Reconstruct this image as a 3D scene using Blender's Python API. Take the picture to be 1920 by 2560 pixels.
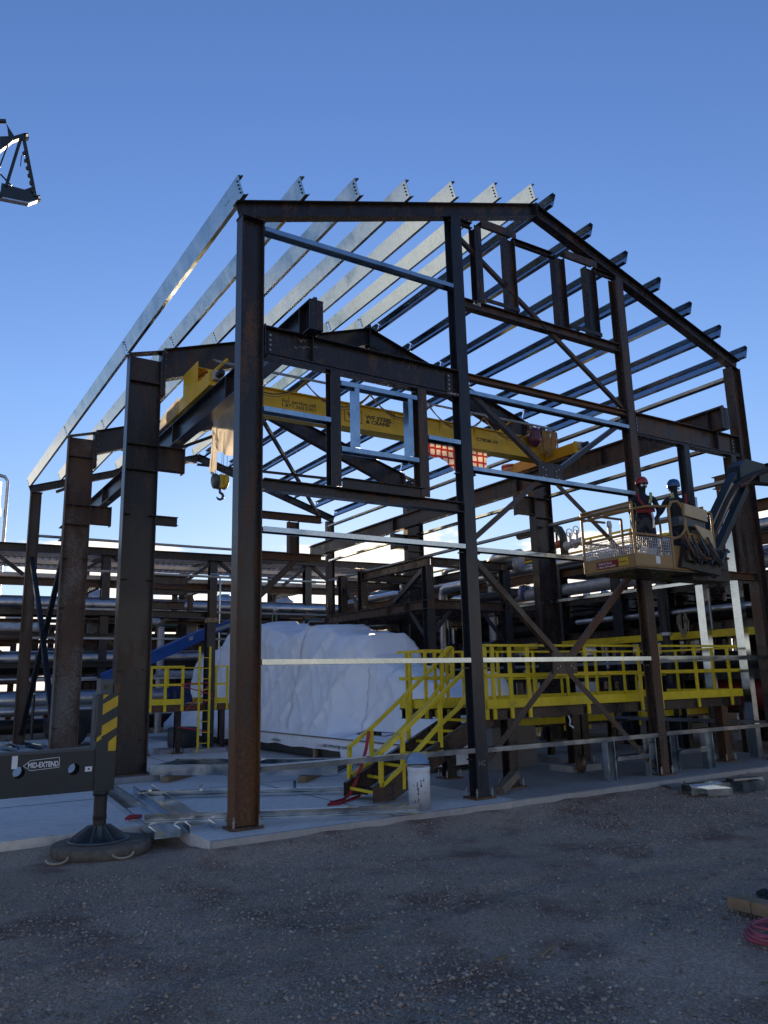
import bpy, bmesh, math, random
import numpy as np
from mathutils import Vector, Matrix, noise as mnoise
random.seed(7); np.random.seed(7)
R = math.radians
scene = bpy.context.scene
col = scene.collection
for o in list(bpy.data.objects): bpy.data.objects.remove(o)
# all positions below are in drawing units of 1.32 m, turned into metres by U when the meshes and cameras are made
U = 1.32
# ------------------------------------------------------------------ camera
CAM = Vector((-3.0265, -7.5909, 1.392))
FW = Vector((.5259673, .82402708, .21056538)); RT = Vector((.84550435, -.53340413, -.02454436)); UP = Vector((-.09209122, -.19094348, .97727161))
FPX = 1954.5
cd = bpy.data.cameras.new('camera'); cam = bpy.data.objects.new('camera', cd); col.objects.link(cam)
cd.sensor_fit = 'VERTICAL'; cd.sensor_height = 36.0; cd.lens = 36.0 * FPX / 2560.0
cd.clip_start = .05; cd.clip_end = 3000
m = Matrix((RT, UP, -FW)).transposed().to_4x4(); m.translation = CAM * U
cam.matrix_world = m; scene.camera = cam
# ------------------------------------------------------------------ sun, sky, exposure
SUN_EL = 11.0
sd = (FW + RT * ((900 - 960) / FPX)).normalized(); SUN_AZ = math.atan2(sd.x, sd.y)
w = bpy.data.worlds.new('World'); scene.world = w; w.use_nodes = True
nt = w.node_tree; N = nt.nodes; L = nt.links
for n in list(N): N.remove(n)
def wn(t, **k):
    n = N.new(t)
    for a, b in k.items(): setattr(n, a, b)
    return n
sky = wn('ShaderNodeTexSky', sky_type='NISHITA', sun_disc=False, sun_elevation=R(SUN_EL), sun_rotation=SUN_AZ, altitude=300, air_density=1.0, dust_density=.05, ozone_density=2.0)
tc = wn('ShaderNodeTexCoord'); sep = wn('ShaderNodeSeparateXYZ'); L.new(tc.outputs['Generated'], sep.inputs[0])
# low cumulus near the horizon
mp = wn('ShaderNodeMapping'); mp.inputs['Scale'].default_value = (3.2, 3.2, 9.0); mp.inputs['Location'].default_value = (.35, .1, 0); L.new(tc.outputs['Generated'], mp.inputs[0])
nz = wn('ShaderNodeTexNoise'); nz.inputs['Scale'].default_value = 1.6; nz.inputs['Detail'].default_value = 8; nz.inputs['Roughness'].default_value = .55; L.new(mp.outputs[0], nz.inputs['Vector'])
band = wn('ShaderNodeValToRGB'); cr = band.color_ramp
cr.elements[0].position = .0; cr.elements[0].color = (.50, .50, .50, 1); cr.elements[1].position = .24; cr.elements[1].color = (0, 0, 0, 1)
e = cr.elements.new(.10); e.color = (.47, .47, .47, 1); e = cr.elements.new(.165); e.color = (.42, .42, .42, 1); e = cr.elements.new(.195); e.color = (.2, .2, .2, 1)
L.new(sep.outputs['Z'], band.inputs[0])
ad = wn('ShaderNodeMath', operation='ADD'); L.new(nz.outputs['Fac'], ad.inputs[0]); L.new(band.outputs[0], ad.inputs[1])
cm = wn('ShaderNodeMapRange', interpolation_type='SMOOTHSTEP'); cm.inputs[1].default_value = .885; cm.inputs[2].default_value = .97; cm.inputs[4].default_value = .85; L.new(ad.outputs[0], cm.inputs[0])
n2 = wn('ShaderNodeTexNoise'); n2.inputs['Scale'].default_value = 3.0; n2.inputs['Detail'].default_value = 5; L.new(mp.outputs[0], n2.inputs['Vector'])
cc = wn('ShaderNodeMixRGB'); cc.inputs[1].default_value = (3.2, 3.6, 4.4, 1); cc.inputs[2].default_value = (11.0, 8.8, 5.9, 1); L.new(n2.outputs['Fac'], cc.inputs[0])
tint = wn('ShaderNodeMixRGB', blend_type='MULTIPLY'); tint.inputs[0].default_value = 1.0; tint.inputs[2].default_value = (.735, .905, 1.185, 1); L.new(sky.outputs[0], tint.inputs[1])
fall = wn('ShaderNodeValToRGB'); fr_ = fall.color_ramp; fr_.elements[0].position = 0; fr_.elements[0].color = (.80,.60,.53,1); fr_.elements[1].position = .62; fr_.elements[1].color = (.765,.725,.775,1)
e = fr_.elements.new(.16); e.color = (.86,.665,.59,1); e = fr_.elements.new(.34); e.color = (.875,.765,.745,1)
L.new(sep.outputs['Z'], fall.inputs[0]); lowsky = wn('ShaderNodeMixRGB', blend_type='MULTIPLY'); lowsky.inputs[0].default_value = 1; L.new(tint.outputs[0], lowsky.inputs[1]); L.new(fall.outputs[0], lowsky.inputs[2])
mx = wn('ShaderNodeMixRGB'); L.new(cm.outputs[0], mx.inputs[0]); L.new(lowsky.outputs[0], mx.inputs[1]); L.new(cc.outputs[0], mx.inputs[2])
bg = wn('ShaderNodeBackground'); bg.inputs[1].default_value = .10; L.new(mx.outputs[0], bg.inputs[0])
wo = wn('ShaderNodeOutputWorld'); L.new(bg.outputs[0], wo.inputs[0])
sl = bpy.data.lights.new('sun', 'SUN'); sl.energy = 3.4; sl.angle = R(3); sl.color = (1, .74, .46)
so = bpy.data.objects.new('sun', sl); col.objects.link(so)
sv = Vector((math.sin(SUN_AZ) * math.cos(R(SUN_EL)), math.cos(SUN_AZ) * math.cos(R(SUN_EL)), math.sin(R(SUN_EL))))
so.rotation_euler = sv.to_track_quat('Z', 'Y').to_euler(); so.location = (0, 0, 30)
vs = scene.view_settings; vs.view_transform = 'Standard'; vs.look = 'None'; vs.exposure = 1.16; vs.gamma = 1
scene.cycles.max_bounces = 6; scene.cycles.diffuse_bounces = 3; scene.cycles.glossy_bounces = 3; scene.cycles.transmission_bounces = 4; scene.cycles.use_denoising = True
# ------------------------------------------------------------------ pixel -> point helpers
KR = {'c1':(0,400,2.37),'c2':(550,400,2.37),'c3':(1100,450,2.0232),'c4':(400,800,2.765),'c5':(950,900,3.0164),'c6':(1380,1000,3.0722),'c7':(0,1150,2.765),'c8':(0,1650,2.765),'d1':(550,1250,2.37),'d2':(380,1500,2.676),'d3':(800,1550,3.318),'d4':(1180,1350,2.2419),'d5':(1150,1600,2.1545),'d6':(1400,1150,3.1904),'d7':(0,1950,1.728),'d8':(960,1950,1.728),
 'e1':(1380,1380,3.0722),'e2':(960,1330,3.456),'e3':(0,1300,5.53),'e4':(0,1560,5.53),'e5':(370,1300,6.32),'e6':(640,1320,4.608),'e7':(1600,1100,5.184),'o':(0,0,1),'f1':(440,900,5.978),'f2':(1250,1030,8.295),'f4':(1540,1180,7.54)}
def at(c, x, y, ax, val):
    k = KR[c]; px, py = k[0] + x / k[2], k[1] + y / k[2]
    v = FW + RT * ((px - 960) / FPX) + UP * ((1280 - py) / FPX)
    t = (val - CAM[ax]) / v[ax]
    return CAM + v * t
# ------------------------------------------------------------------ mesh builder
V = Vector
class MB:
    def __init__(s): s.v = []; s.f = []; s.sm = []
    def add(s, vs, fs, smooth=False):
        b = len(s.v); s.v += [tuple(x) for x in vs]; s.f += [tuple(b + i for i in f) for f in fs]; s.sm += [smooth] * len(fs); return s
    def box(s, x0, x1, y0, y1, z0, z1):
        vs = [(x, y, z) for z in (z0, z1) for y in (y0, y1) for x in (x0, x1)]
        return s.add(vs, [(0,2,3,1),(4,5,7,6),(0,1,5,4),(2,6,7,3),(0,4,6,2),(1,3,7,5)])
    def obox(s, c, ax, ay, az):                      # oriented box: centre and three half-axes
        c = V(c); ax, ay, az = V(ax), V(ay), V(az)
        vs = [c + ax*i + ay*j + az*k for k in (-1,1) for j in (-1,1) for i in (-1,1)]
        return s.add(vs, [(0,2,3,1),(4,5,7,6),(0,1,5,4),(2,6,7,3),(0,4,6,2),(1,3,7,5)])
    def ext(s, prof, p0, p1, up=(0,0,1), caps=True):   # extrude a closed 2D profile (side, up) from p0 to p1
        p0, p1 = V(p0), V(p1); d = (p1 - p0).normalized(); up = V(up); u = d.cross(up)
        if u.length < 1e-5: u = d.cross(V((0,1,0)))
        u.normalize(); v = u.cross(d); n = len(prof)
        vs = [p + u*a + v*b for p in (p0, p1) for a, b in prof]
        fs = [(i, (i+1)%n, n+(i+1)%n, n+i) for i in range(n)]
        if caps: fs += [tuple(range(n-1,-1,-1)), tuple(range(n, 2*n))]
        return s.add(vs, fs)
    def tube(s, pts, r, n=8, closed=False, caps=True):
        pts = [V(p) for p in pts]; m_ = len(pts); rs = r if isinstance(r, (list, tuple)) else [r]*m_
        vs = []; prev = None
        for i, p in enumerate(pts):
            a = pts[i-1] if (i > 0 or closed) else p; b = pts[(i+1) % m_] if (i < m_-1 or closed) else p
            d = (b - a).normalized()
            if prev is None:
                u = d.cross(V((0,0,1)))
                if u.length < 1e-3: u = d.cross(V((1,0,0)))
            else: u = prev - d * prev.dot(d)
            u.normalize(); prev = u; v = d.cross(u)
            vs += [p + (u*math.cos(2*math.pi*k/n) + v*math.sin(2*math.pi*k/n)) * rs[i] for k in range(n)]
        fs = []
        for i in range(m_ if closed else m_-1):
            j = (i+1) % m_
            fs += [(i*n+k, i*n+(k+1)%n, j*n+(k+1)%n, j*n+k) for k in range(n)]
        s.add(vs, fs, True)
        if caps and not closed: s.add(vs[:n], [tuple(range(n-1,-1,-1))]); s.add(vs[-n:], [tuple(range(n))])
        return s
    def lathe(s, prof, c, axis=(0,0,1), n=24, smooth=True):    # prof: (radius, height) list
        c = V(c); d = V(axis).normalized(); u = d.cross(V((0,1,0)))
        if u.length < 1e-3: u = d.cross(V((1,0,0)))
        u.normalize(); v = d.cross(u); m_ = len(prof)
        vs = [c + d*h + (u*math.cos(2*math.pi*k/n) + v*math.sin(2*math.pi*k/n))*r for r, h in prof for k in range(n)]
        fs = [(i*n+k, i*n+(k+1)%n, (i+1)*n+(k+1)%n, (i+1)*n+k) for i in range(m_-1) for k in range(n)]
        s.add(vs, fs, smooth)
        s.add(vs[:n], [tuple(range(n-1,-1,-1))]); s.add(vs[-n:], [tuple(range(n))]); return s
    def poly(s, pts, t):                             # flat polygon (3D points) with thickness vector t
        n = len(pts); t = V(t); vs = [V(p) for p in pts] + [V(p) + t for p in pts]
        return s.add(vs, [tuple(range(n-1,-1,-1)), tuple(range(n, 2*n))] + [(i, (i+1)%n, n+(i+1)%n, n+i) for i in range(n)])
    def bolts(s, pts, nrm, r=.014, h=.014):
        for p in pts: s.lathe([(r, 0), (r, h)], p, nrm, 6, False)
        return s
    def build(s, name, mat, parent=None, smooth=None):
        me = bpy.data.meshes.new(name); me.from_pydata([(x*U, y*U, z*U) for x, y, z in s.v], [], s.f)
        if any(s.sm) or smooth: me.polygons.foreach_set('use_smooth', [True]*len(s.f) if smooth else s.sm)
        bm = bmesh.new(); bm.from_mesh(me); bmesh.ops.recalc_face_normals(bm, faces=bm.faces); bm.to_mesh(me); bm.free()
        if isinstance(mat, str): mat = M[mat]
        me.materials.append(mat); me.update()
        o = bpy.data.objects.new(name, me); col.objects.link(o)
        if parent is not None: attach(o, parent)
        return o
def attach(o, parent):
    o.parent = parent; o.matrix_parent_inverse = wm(parent).inverted()
def wm(o):
    mm = Matrix.Translation(o.location)
    if o.parent is not None: mm = wm(o.parent) @ o.matrix_parent_inverse @ mm
    return mm
def tag(o, label, cat, group=None):
    o['label'] = label; o['category'] = cat
    if group: o['group'] = group
    return o
def thing(name, label, cat, loc=(0,0,0), group=None):
    o = bpy.data.objects.new(name, None); col.objects.link(o); o.location = V(loc)*U; o.empty_display_size = .2
    return tag(o, label, cat, group)
def struct(o): o['kind'] = 'structure'; return o
def stuff(o): o['kind'] = 'stuff'; return o
# ------------------------------------------------------------------ profiles (side, up), centred
def WP(h, b, tf=.012, tw=.009):
    a, c = h/2, b/2; t = tw/2
    return [(-c,-a),(c,-a),(c,-a+tf),(t,-a+tf),(t,a-tf),(c,a-tf),(c,a),(-c,a),(-c,a-tf),(-t,a-tf),(-t,-a+tf),(-c,-a+tf)]
def CP(h, b, t=.006, lip=.015, s=1):               # lipped channel: web at side 0, flanges to +side*s
    a = h/2
    p = [(0,-a),(b,-a),(b,-a+lip),(b-t,-a+lip),(b-t,-a+t),(t,-a+t),(t,a-t),(b-t,a-t),(b-t,a-lip),(b,a-lip),(b,a),(0,a)]
    return p if s > 0 else [(-x, y) for x, y in p][::-1]
def UPF(h, b, t=.008, s=1):                         # plain channel
    a = h/2; p = [(0,-a),(b,-a),(b,-a+t),(t,-a+t),(t,a-t),(b,a-t),(b,a),(0,a)]
    return p if s > 0 else [(-x, y) for x, y in p][::-1]
def AP(a, t=.008): return [(0,0),(a,0),(a,t),(t,t),(t,a),(0,a)]   # angle
def RP(h, b): return [(-b/2,-h/2),(b/2,-h/2),(b/2,h/2),(-b/2,h/2)]
def GP(d, h, t=.005, lip=.012):                     # girt laid flat: web on top, flanges down (side 0..d)
    return [(0,0),(0,-h),(lip,-h),(lip,-h+t),(t,-h+t),(t,-t),(d-t,-t),(d-t,-h+t),(d-lip,-h+t),(d-lip,-h),(d,-h),(d,0)]
# ------------------------------------------------------------------ materials
M = {}
def mat(name):
    m_ = bpy.data.materials.new(name); m_.use_nodes = True; M[name] = m_
    t = m_.node_tree; b = t.nodes['Principled BSDF']; return m_, t, b
def nd(t, ty, **k):
    n = t.nodes.new(ty)
    for a, b in k.items():
        if a.startswith('i_'): n.inputs[int(a[2:]) if a[2:].isdigit() else a[2:]].default_value = b
        else: setattr(n, a, b)
    return n
def noise(t, scale, detail=4, rough=.55, stretch=None, rnd=False):
    c = nd(t, 'ShaderNodeTexCoord'); n = nd(t, 'ShaderNodeTexNoise'); n.inputs['Scale'].default_value = scale; n.inputs['Detail'].default_value = detail; n.inputs['Roughness'].default_value = rough
    src = c.outputs['Object']
    if stretch:
        mpn = nd(t, 'ShaderNodeMapping'); mpn.inputs['Scale'].default_value = stretch; t.links.new(src, mpn.inputs[0]); src = mpn.outputs[0]
    if rnd:
        oi = nd(t, 'ShaderNodeObjectInfo'); ml = nd(t, 'ShaderNodeMath', operation='MULTIPLY'); ml.inputs[1].default_value = 40; t.links.new(oi.outputs['Random'], ml.inputs[0])
        va = nd(t, 'ShaderNodeVectorMath', operation='ADD'); t.links.new(src, va.inputs[0]); t.links.new(ml.outputs[0], va.inputs[1]); src = va.outputs[0]
    t.links.new(src, n.inputs['Vector']); return n
def ramp(t, src, stops):
    r = nd(t, 'ShaderNodeValToRGB'); e = r.color_ramp.elements
    while len(e) < len(stops): e.new(.5)
    for el, (p, c) in zip(e, stops): el.position = p; el.color = (*c, 1) if len(c) == 3 else c
    t.links.new(src, r.inputs[0]); return r
def mixc(t, fac, a, b, mode='MIX'):
    x = nd(t, 'ShaderNodeMixRGB', blend_type=mode)
    for i, q in ((0, fac), (1, a), (2, b)):
        if hasattr(q, 'links') or hasattr(q, 'is_linked'): t.links.new(q, x.inputs[i])
        else: x.inputs[i].default_value = q if i == 0 else (*q, 1)
    return x.outputs[0]
def bump(t, b, src, strength, dist):
    n = nd(t, 'ShaderNodeBump'); n.inputs['Strength'].default_value = strength; n.inputs['Distance'].default_value = dist; t.links.new(src, n.inputs['Height']); t.links.new(n.outputs[0], b.inputs['Normal'])
def simple(name, c, rough=.5, metal=0, var=.25, scale=6, spec=.5, bmp=0, dirt=None):
    m_, t, b = mat(name); n = noise(t, scale, 5, .6, rnd=True)
    lo = tuple(max(0, x*(1-var)) for x in c); hi = tuple(min(1, x*(1+var)) for x in c)
    r = ramp(t, n.outputs['Fac'], [(.3, lo), (.7, hi)]); out = r.outputs[0]
    if dirt:
        n2_ = noise(t, scale*.6, 8, .7, rnd=True); k = ramp(t, n2_.outputs['Fac'], [(dirt[1], (0,0,0)), (dirt[1]+.06, (1,1,1))]); out = mixc(t, k.outputs[0], out, dirt[0])
    t.links.new(out, b.inputs['Base Color'])
    rr = ramp(t, n.outputs['Fac'], [(.3, (max(.05, rough-.1),)*3), (.7, (min(1, rough+.12),)*3)]); t.links.new(rr.outputs[0], b.inputs['Roughness'])
    b.inputs['Metallic'].default_value = metal; b.inputs['Specular IOR Level'].default_value = spec
    if bmp: bump(t, b, n.outputs['Fac'], bmp, .01)
    return m_
def steel(name, rust_lo, rust_hi, dark=(.022,.0195,.021), rust=(.15,.068,.030), streak=(3,3,.7), foot=0):
    m_, t, b = mat(name); n = noise(t, 1.6, 7, .62, streak, rnd=True); n3 = noise(t, 22, 4, .6)
    f = mixc(t, .3, n.outputs['Fac'], n3.outputs['Fac'])
    if foot:
        c_ = nd(t, 'ShaderNodeTexCoord'); sz = nd(t, 'ShaderNodeSeparateXYZ'); t.links.new(c_.outputs['Object'], sz.inputs[0]); mr = nd(t, 'ShaderNodeMapRange', interpolation_type='SMOOTHSTEP'); mr.inputs[1].default_value = 4.2; mr.inputs[2].default_value = .3; mr.inputs[4].default_value = foot; t.links.new(sz.outputs['Z'], mr.inputs[0])
        ad_ = nd(t, 'ShaderNodeMath', operation='ADD'); t.links.new(f, ad_.inputs[0]); t.links.new(mr.outputs[0], ad_.inputs[1]); f = ad_.outputs[0]
    k = ramp(t, f, [(rust_lo, (0,0,0)), (rust_hi, (1,1,1))])
    n4 = noise(t, 5, 6, .7, (1,1,.35), rnd=True); base = ramp(t, n4.outputs['Fac'], [(.3, tuple(x*.72 for x in dark)), (.72, tuple(x*1.5 for x in dark))])
    rc = ramp(t, n3.outputs['Fac'], [(.3, tuple(x*.55 for x in rust)), (.7, rust)])
    t.links.new(mixc(t, k.outputs[0], base.outputs[0], rc.outputs[0]), b.inputs['Base Color'])
    rr = ramp(t, k.outputs[0], [(0, (.27,)*3), (1, (.72,)*3)]); t.links.new(rr.outputs[0], b.inputs['Roughness'])
    b.inputs['Specular IOR Level'].default_value = .36; bump(t, b, n3.outputs['Fac'], .12, .004); return m_
steel('steel_dark', .52, .72)
steel('steel_mid', .46, .66, (.034,.028,.027), (.15,.072,.034))
steel('steel_rust', .36, .58, (.04,.032,.028), (.18,.086,.038))
steel('steel_patchy', .40, .60, (.062,.052,.046), (.13,.062,.030))
steel('steel_corner', .52, .74, (.026,.022,.021), (.20,.085,.030), (3,3,.5), .20)
steel('steel_blue', .66, .85, (.022,.026,.034), (.09,.05,.03))
def galv(name, base=(.40,.475,.54), rough=.15, bs=.05):
    m_, t, b = mat(name); c = nd(t, 'ShaderNodeTexCoord'); vo = nd(t, 'ShaderNodeTexVoronoi'); vo.inputs['Scale'].default_value = 26; t.links.new(c.outputs['Object'], vo.inputs['Vector'])
    n = noise(t, 2.2, 7, .65, (1,1,1), rnd=True)
    f = mixc(t, .16, n.outputs['Fac'], vo.outputs['Color'])
    r = ramp(t, f, [(.3, tuple(x*.7 for x in base)), (.5, base), (.7, tuple(min(1, x*1.15) for x in base))]); t.links.new(r.outputs[0], b.inputs['Base Color'])
    rr = ramp(t, n.outputs['Fac'], [(.3, (rough-.07,)*3), (.7, (rough+.10,)*3)]); t.links.new(rr.outputs[0], b.inputs['Roughness'])
    b.inputs['Metallic'].default_value = .97; bump(t, b, n.outputs['Fac'], bs, .01); return m_
galv('galvanized'); galv('galvanized_bright', (.58,.64,.69), .17); galv('galvanized_dull', (.36,.385,.41), .45); galv('cladding', (.50,.51,.53), .33, .012)
simple('bolt_metal', (.30,.30,.31), .4, .8)
simple('safety_yellow', (.72,.54,.018), .45, 0, .16, 5, .4, dirt=((.22,.17,.05), .62))
simple('crane_yellow', (.66,.42,.02), .4, 0, .12, 3, .5)
simple('crane_orange', (.62,.30,.015), .4, 0, .1, 3, .5)
simple('black_paint', (.012,.012,.013), .5); simple('rubber', (.018,.018,.019), .75, 0, .4); simple('letter_black', (.02,.02,.02), .6); simple('letter_red', (.22,.018,.010), .6)
simple('letter_white', (.78,.78,.78), .6, 0, .03); simple('white_plastic', (.66,.68,.70), .42, 0, .06)
simple('teal_paint', (.012,.022,.030), .38, 0, .25, 5); simple('teal_light', (.05,.07,.085), .4)
simple('hazard_yellow', (.60,.38,.012), .5, 0, .15, 8, .5, dirt=((.06,.06,.05), .72))
simple('concrete_block', (.30,.30,.30), .85, 0, .2, 5, .3, .1)
simple('timber', (.26,.18,.105), .75, 0, .3, 7, .3); simple('red_strap', (.36,.018,.030), .6, 0, .2, 12); simple('hose_red', (.30,.07,.10), .5, 0, .15)
simple('tan_paint', (.29,.175,.06), .45, 0, .1, 6, .5, dirt=((.05,.033,.018), .66)); simple('tan_panel', (.50,.38,.22), .5, 0, .08)
simple('mesh_white', (.46,.46,.46), .45); simple('navy_cloth', (.010,.013,.026), .85, 0, .3, 20); simple('black_cloth', (.012,.012,.014), .9, 0, .3, 20)
simple('red_cloth', (.20,.018,.020), .8, 0, .3, 20); simple('hivis', (.30,.36,.14), .7, 0, .1); simple('hat_red', (.30,.030,.026), .3, 0, .12, 14); simple('hat_blue', (.012,.085,.20), .3, 0, .1); simple('hat_white', (.7,.7,.7), .35)
simple('skin', (.34,.19,.13), .55, 0, .08); simple('goggle', (.5,.52,.55), .15, .2); simple('glove', (.05,.05,.05), .85)
simple('hose_brown', (.10,.045,.028), .6, 0, .3, 10); simple('cable_tan', (.33,.19,.06), .6, 0, .2, 10); simple('purple_wrap', (.085,.018,.045), .3, 0, .4, 10)
simple('boom_blue', (.012,.075,.30), .4, 0, .15); simple('tray', (.52,.50,.48), .45, .55, .15); simple('pipe_dark', (.035,.037,.040), .5, 0, .3); simple('pipe_black', (.016,.017,.019), .5)
simple('pipe_white', (.55,.57,.58), .5); simple('flange_grey', (.42,.43,.45), .45, .5); simple('flange_blue', (.03,.09,.26), .5); simple('valve_orange', (.40,.11,.03), .5); simple('valve_green', (.03,.07,.05), .5); simple('red_vessel', (.20,.02,.022), .45)
simple('rope_tan', (.34,.30,.22), .9); simple('skid_steel', (.030,.036,.045), .5); simple('blue_tarp', (.008,.022,.11), .4, 0, .3); simple('far_wall', (.36,.31,.25), .8, 0, .1, 1); simple('far_grey', (.20,.20,.20), .8, 0, .2, 1); simple('orange_scrap', (.65,.13,.03), .6)
simple('wood_weathered', (.17,.14,.105), .85, 0, .3, 9, .3); simple('pad', (.13,.115,.095), .9, 0, .35, 8, .2, .3)
# ground, concrete, sheeting ------------------------------------------------
def ground_mat():
    m_, t, b = mat('gravel_ground'); n = noise(t, 1.1, 6, .6); n2_ = noise(t, 60, 3, .7); n3 = noise(t, .35, 4, .6)
    c = nd(t, 'ShaderNodeTexCoord'); vo = nd(t, 'ShaderNodeTexVoronoi'); vo.inputs['Scale'].default_value = 55; t.links.new(c.outputs['Object'], vo.inputs['Vector'])
    base = ramp(t, n2_.outputs['Fac'], [(.3, (.29,.213,.152)), (.55, (.48,.36,.262)), (.75, (.62,.485,.37))])
    dirt = ramp(t, n.outputs['Fac'], [(.50, (0,0,0)), (.64, (1,1,1))])
    red = ramp(t, n2_.outputs['Fac'], [(.3, (.19,.118,.084)), (.7, (.35,.228,.168))])
    x = mixc(t, dirt.outputs[0], base.outputs[0], red.outputs[0])
    big = ramp(t, n3.outputs['Fac'], [(.35, (.72,.72,.72)), (.65, (1.1,1.1,1.1))]); x = mixc(t, 1.0, x, big.outputs[0], 'MULTIPLY')
    cell = ramp(t, vo.outputs['Color'], [(.2, (.7,.7,.7)), (.8, (1.25,1.25,1.25))]); x = mixc(t, .8, x, cell.outputs[0], 'MULTIPLY')
    t.links.new(x, b.inputs['Base Color']); b.inputs['Roughness'].default_value = .92; b.inputs['Specular IOR Level'].default_value = .25
    h = mixc(t, .5, vo.outputs['Distance'], n2_.outputs['Fac']); bump(t, b, h, 1.0, .022)
ground_mat()
def stone_mat():
    m_, t, b = mat('stones'); a = nd(t, 'ShaderNodeAttribute', attribute_name='tone'); r = ramp(t, a.outputs['Fac'], [(0, (.19,.145,.11)), (.5, (.36,.285,.222)), (.85, (.45,.365,.295)), (1, (.54,.455,.375))])
    t.links.new(r.outputs[0], b.inputs['Base Color']); b.inputs['Roughness'].default_value = .85
stone_mat()
def concrete(name, lo, hi, stain):
    m_, t, b = mat(name); n = noise(t, .8, 7, .62); n2_ = noise(t, 9, 5, .65); n3 = noise(t, 2.2, 5, .6, (1,3,1))
    r = ramp(t, n.outputs['Fac'], [(.3, lo), (.7, hi)]); k = ramp(t, n3.outputs['Fac'], [(.58, (0,0,0)), (.72, (1,1,1))])
    x = mixc(t, k.outputs[0], r.outputs[0], stain); g = ramp(t, n2_.outputs['Fac'], [(.3, (.85,)*3), (.7, (1.1,)*3)]); x = mixc(t, 1, x, g.outputs[0], 'MULTIPLY')
    t.links.new(x, b.inputs['Base Color']); b.inputs['Roughness'].default_value = .7; bump(t, b, n2_.outputs['Fac'], .08, .004)
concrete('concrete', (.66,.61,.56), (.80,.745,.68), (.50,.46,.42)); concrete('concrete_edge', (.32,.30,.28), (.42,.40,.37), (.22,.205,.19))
def sheet_mat():
    m_, t, b = mat('white_wrap'); n = noise(t, 1.3, 6, .6, (1,1.4,.55)); n3 = noise(t, .9, 5, .7)
    n2_ = noise(t, 1.5, 4, .5, (1,1.7,.45)); n2_.noise_type = 'RIDGED_MULTIFRACTAL'; n4 = noise(t, 4.5, 3, .5, (1,1.0,.7)); n4.noise_type = 'RIDGED_MULTIFRACTAL'
    r = ramp(t, n.outputs['Fac'], [(.3, (.70,.76,.84)), (.7, (.80,.86,.94))]); k = ramp(t, n3.outputs['Fac'], [(.58, (0,0,0)), (.78, (.7,.7,.7))]); x = mixc(t, k.outputs[0], r.outputs[0], (.50,.50,.48))
    t.links.new(x, b.inputs['Base Color']); b.inputs['Roughness'].default_value = .33
    h = mixc(t, .35, n2_.outputs['Fac'], n4.outputs['Fac']); bump(t, b, h, .35, .05)
sheet_mat()
def thin_plastic(name, c, tr):
    m_, t, b = mat(name); n = noise(t, 9, 6, .6, (1,1,.4)); r = ramp(t, n.outputs['Fac'], [(.3, tuple(x*.8 for x in c)), (.7, c)])
    t.links.new(r.outputs[0], b.inputs['Base Color']); b.inputs['Roughness'].default_value = .4; bump(t, b, n.outputs['Fac'], .6, .05)
    tl = nd(t, 'ShaderNodeBsdfTranslucent'); t.links.new(r.outputs[0], tl.inputs[0]); ms = nd(t, 'ShaderNodeMixShader'); ms.inputs[0].default_value = tr
    t.links.new(b.outputs[0], ms.inputs[1]); t.links.new(tl.outputs[0], ms.inputs[2]); t.links.new(ms.outputs[0], t.nodes['Material Output'].inputs[0])
thin_plastic('clear_sheet', (.92,.86,.74), .75)
def plaid():
    m_, t, b = mat('checked_tarp'); c = nd(t, 'ShaderNodeTexCoord'); sx = nd(t, 'ShaderNodeSeparateXYZ'); t.links.new(c.outputs['Object'], sx.inputs[0])
    def stripe(ax, sc):
        q = nd(t, 'ShaderNodeMath', operation='MULTIPLY', i_1=sc); t.links.new(sx.outputs[ax], q.inputs[0]); fr = nd(t, 'ShaderNodeMath', operation='FRACT'); t.links.new(q.outputs[0], fr.inputs[0])
        lt = nd(t, 'ShaderNodeMath', operation='LESS_THAN', i_1=.30); t.links.new(fr.outputs[0], lt.inputs[0]); return lt.outputs[0]
    mm = nd(t, 'ShaderNodeMath', operation='MAXIMUM'); t.links.new(stripe(0, 5.2), mm.inputs[0]); t.links.new(stripe(2, 5.2), mm.inputs[1])
    x = mixc(t, mm.outputs[0], (.78,.66,.52), (.40,.03,.03)); t.links.new(x, b.inputs['Base Color'])
    tl = nd(t, 'ShaderNodeBsdfTranslucent'); t.links.new(x, tl.inputs[0]); ms = nd(t, 'ShaderNodeMixShader'); ms.inputs[0].default_value = .55
    t.links.new(b.outputs[0], ms.inputs[1]); t.links.new(tl.outputs[0], ms.inputs[2]); t.links.new(ms.outputs[0], t.nodes['Material Output'].inputs[0])
plaid()
def weathered():
    m_, t, b = mat('steel_weathered'); n = noise(t, .9, 7, .65, (1,1,.45)); n2_ = noise(t, 14, 5, .7); n3 = noise(t, 3, 6, .7, (1,1,.25))
    f = mixc(t, .25, n.outputs['Fac'], n2_.outputs['Fac']); k = ramp(t, f, [(.46, (0,0,0)), (.58, (1,1,1))]); rc = ramp(t, n3.outputs['Fac'], [(.3, (.055,.034,.024)), (.7, (.125,.066,.036))]); gc = ramp(t, n2_.outputs['Fac'], [(.3, (.10,.085,.072)), (.7, (.20,.18,.155))])
    t.links.new(mixc(t, k.outputs[0], rc.outputs[0], gc.outputs[0]), b.inputs['Base Color']); b.inputs['Roughness'].default_value = .72; bump(t, b, n2_.outputs['Fac'], .15, .004)
weathered()
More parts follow.
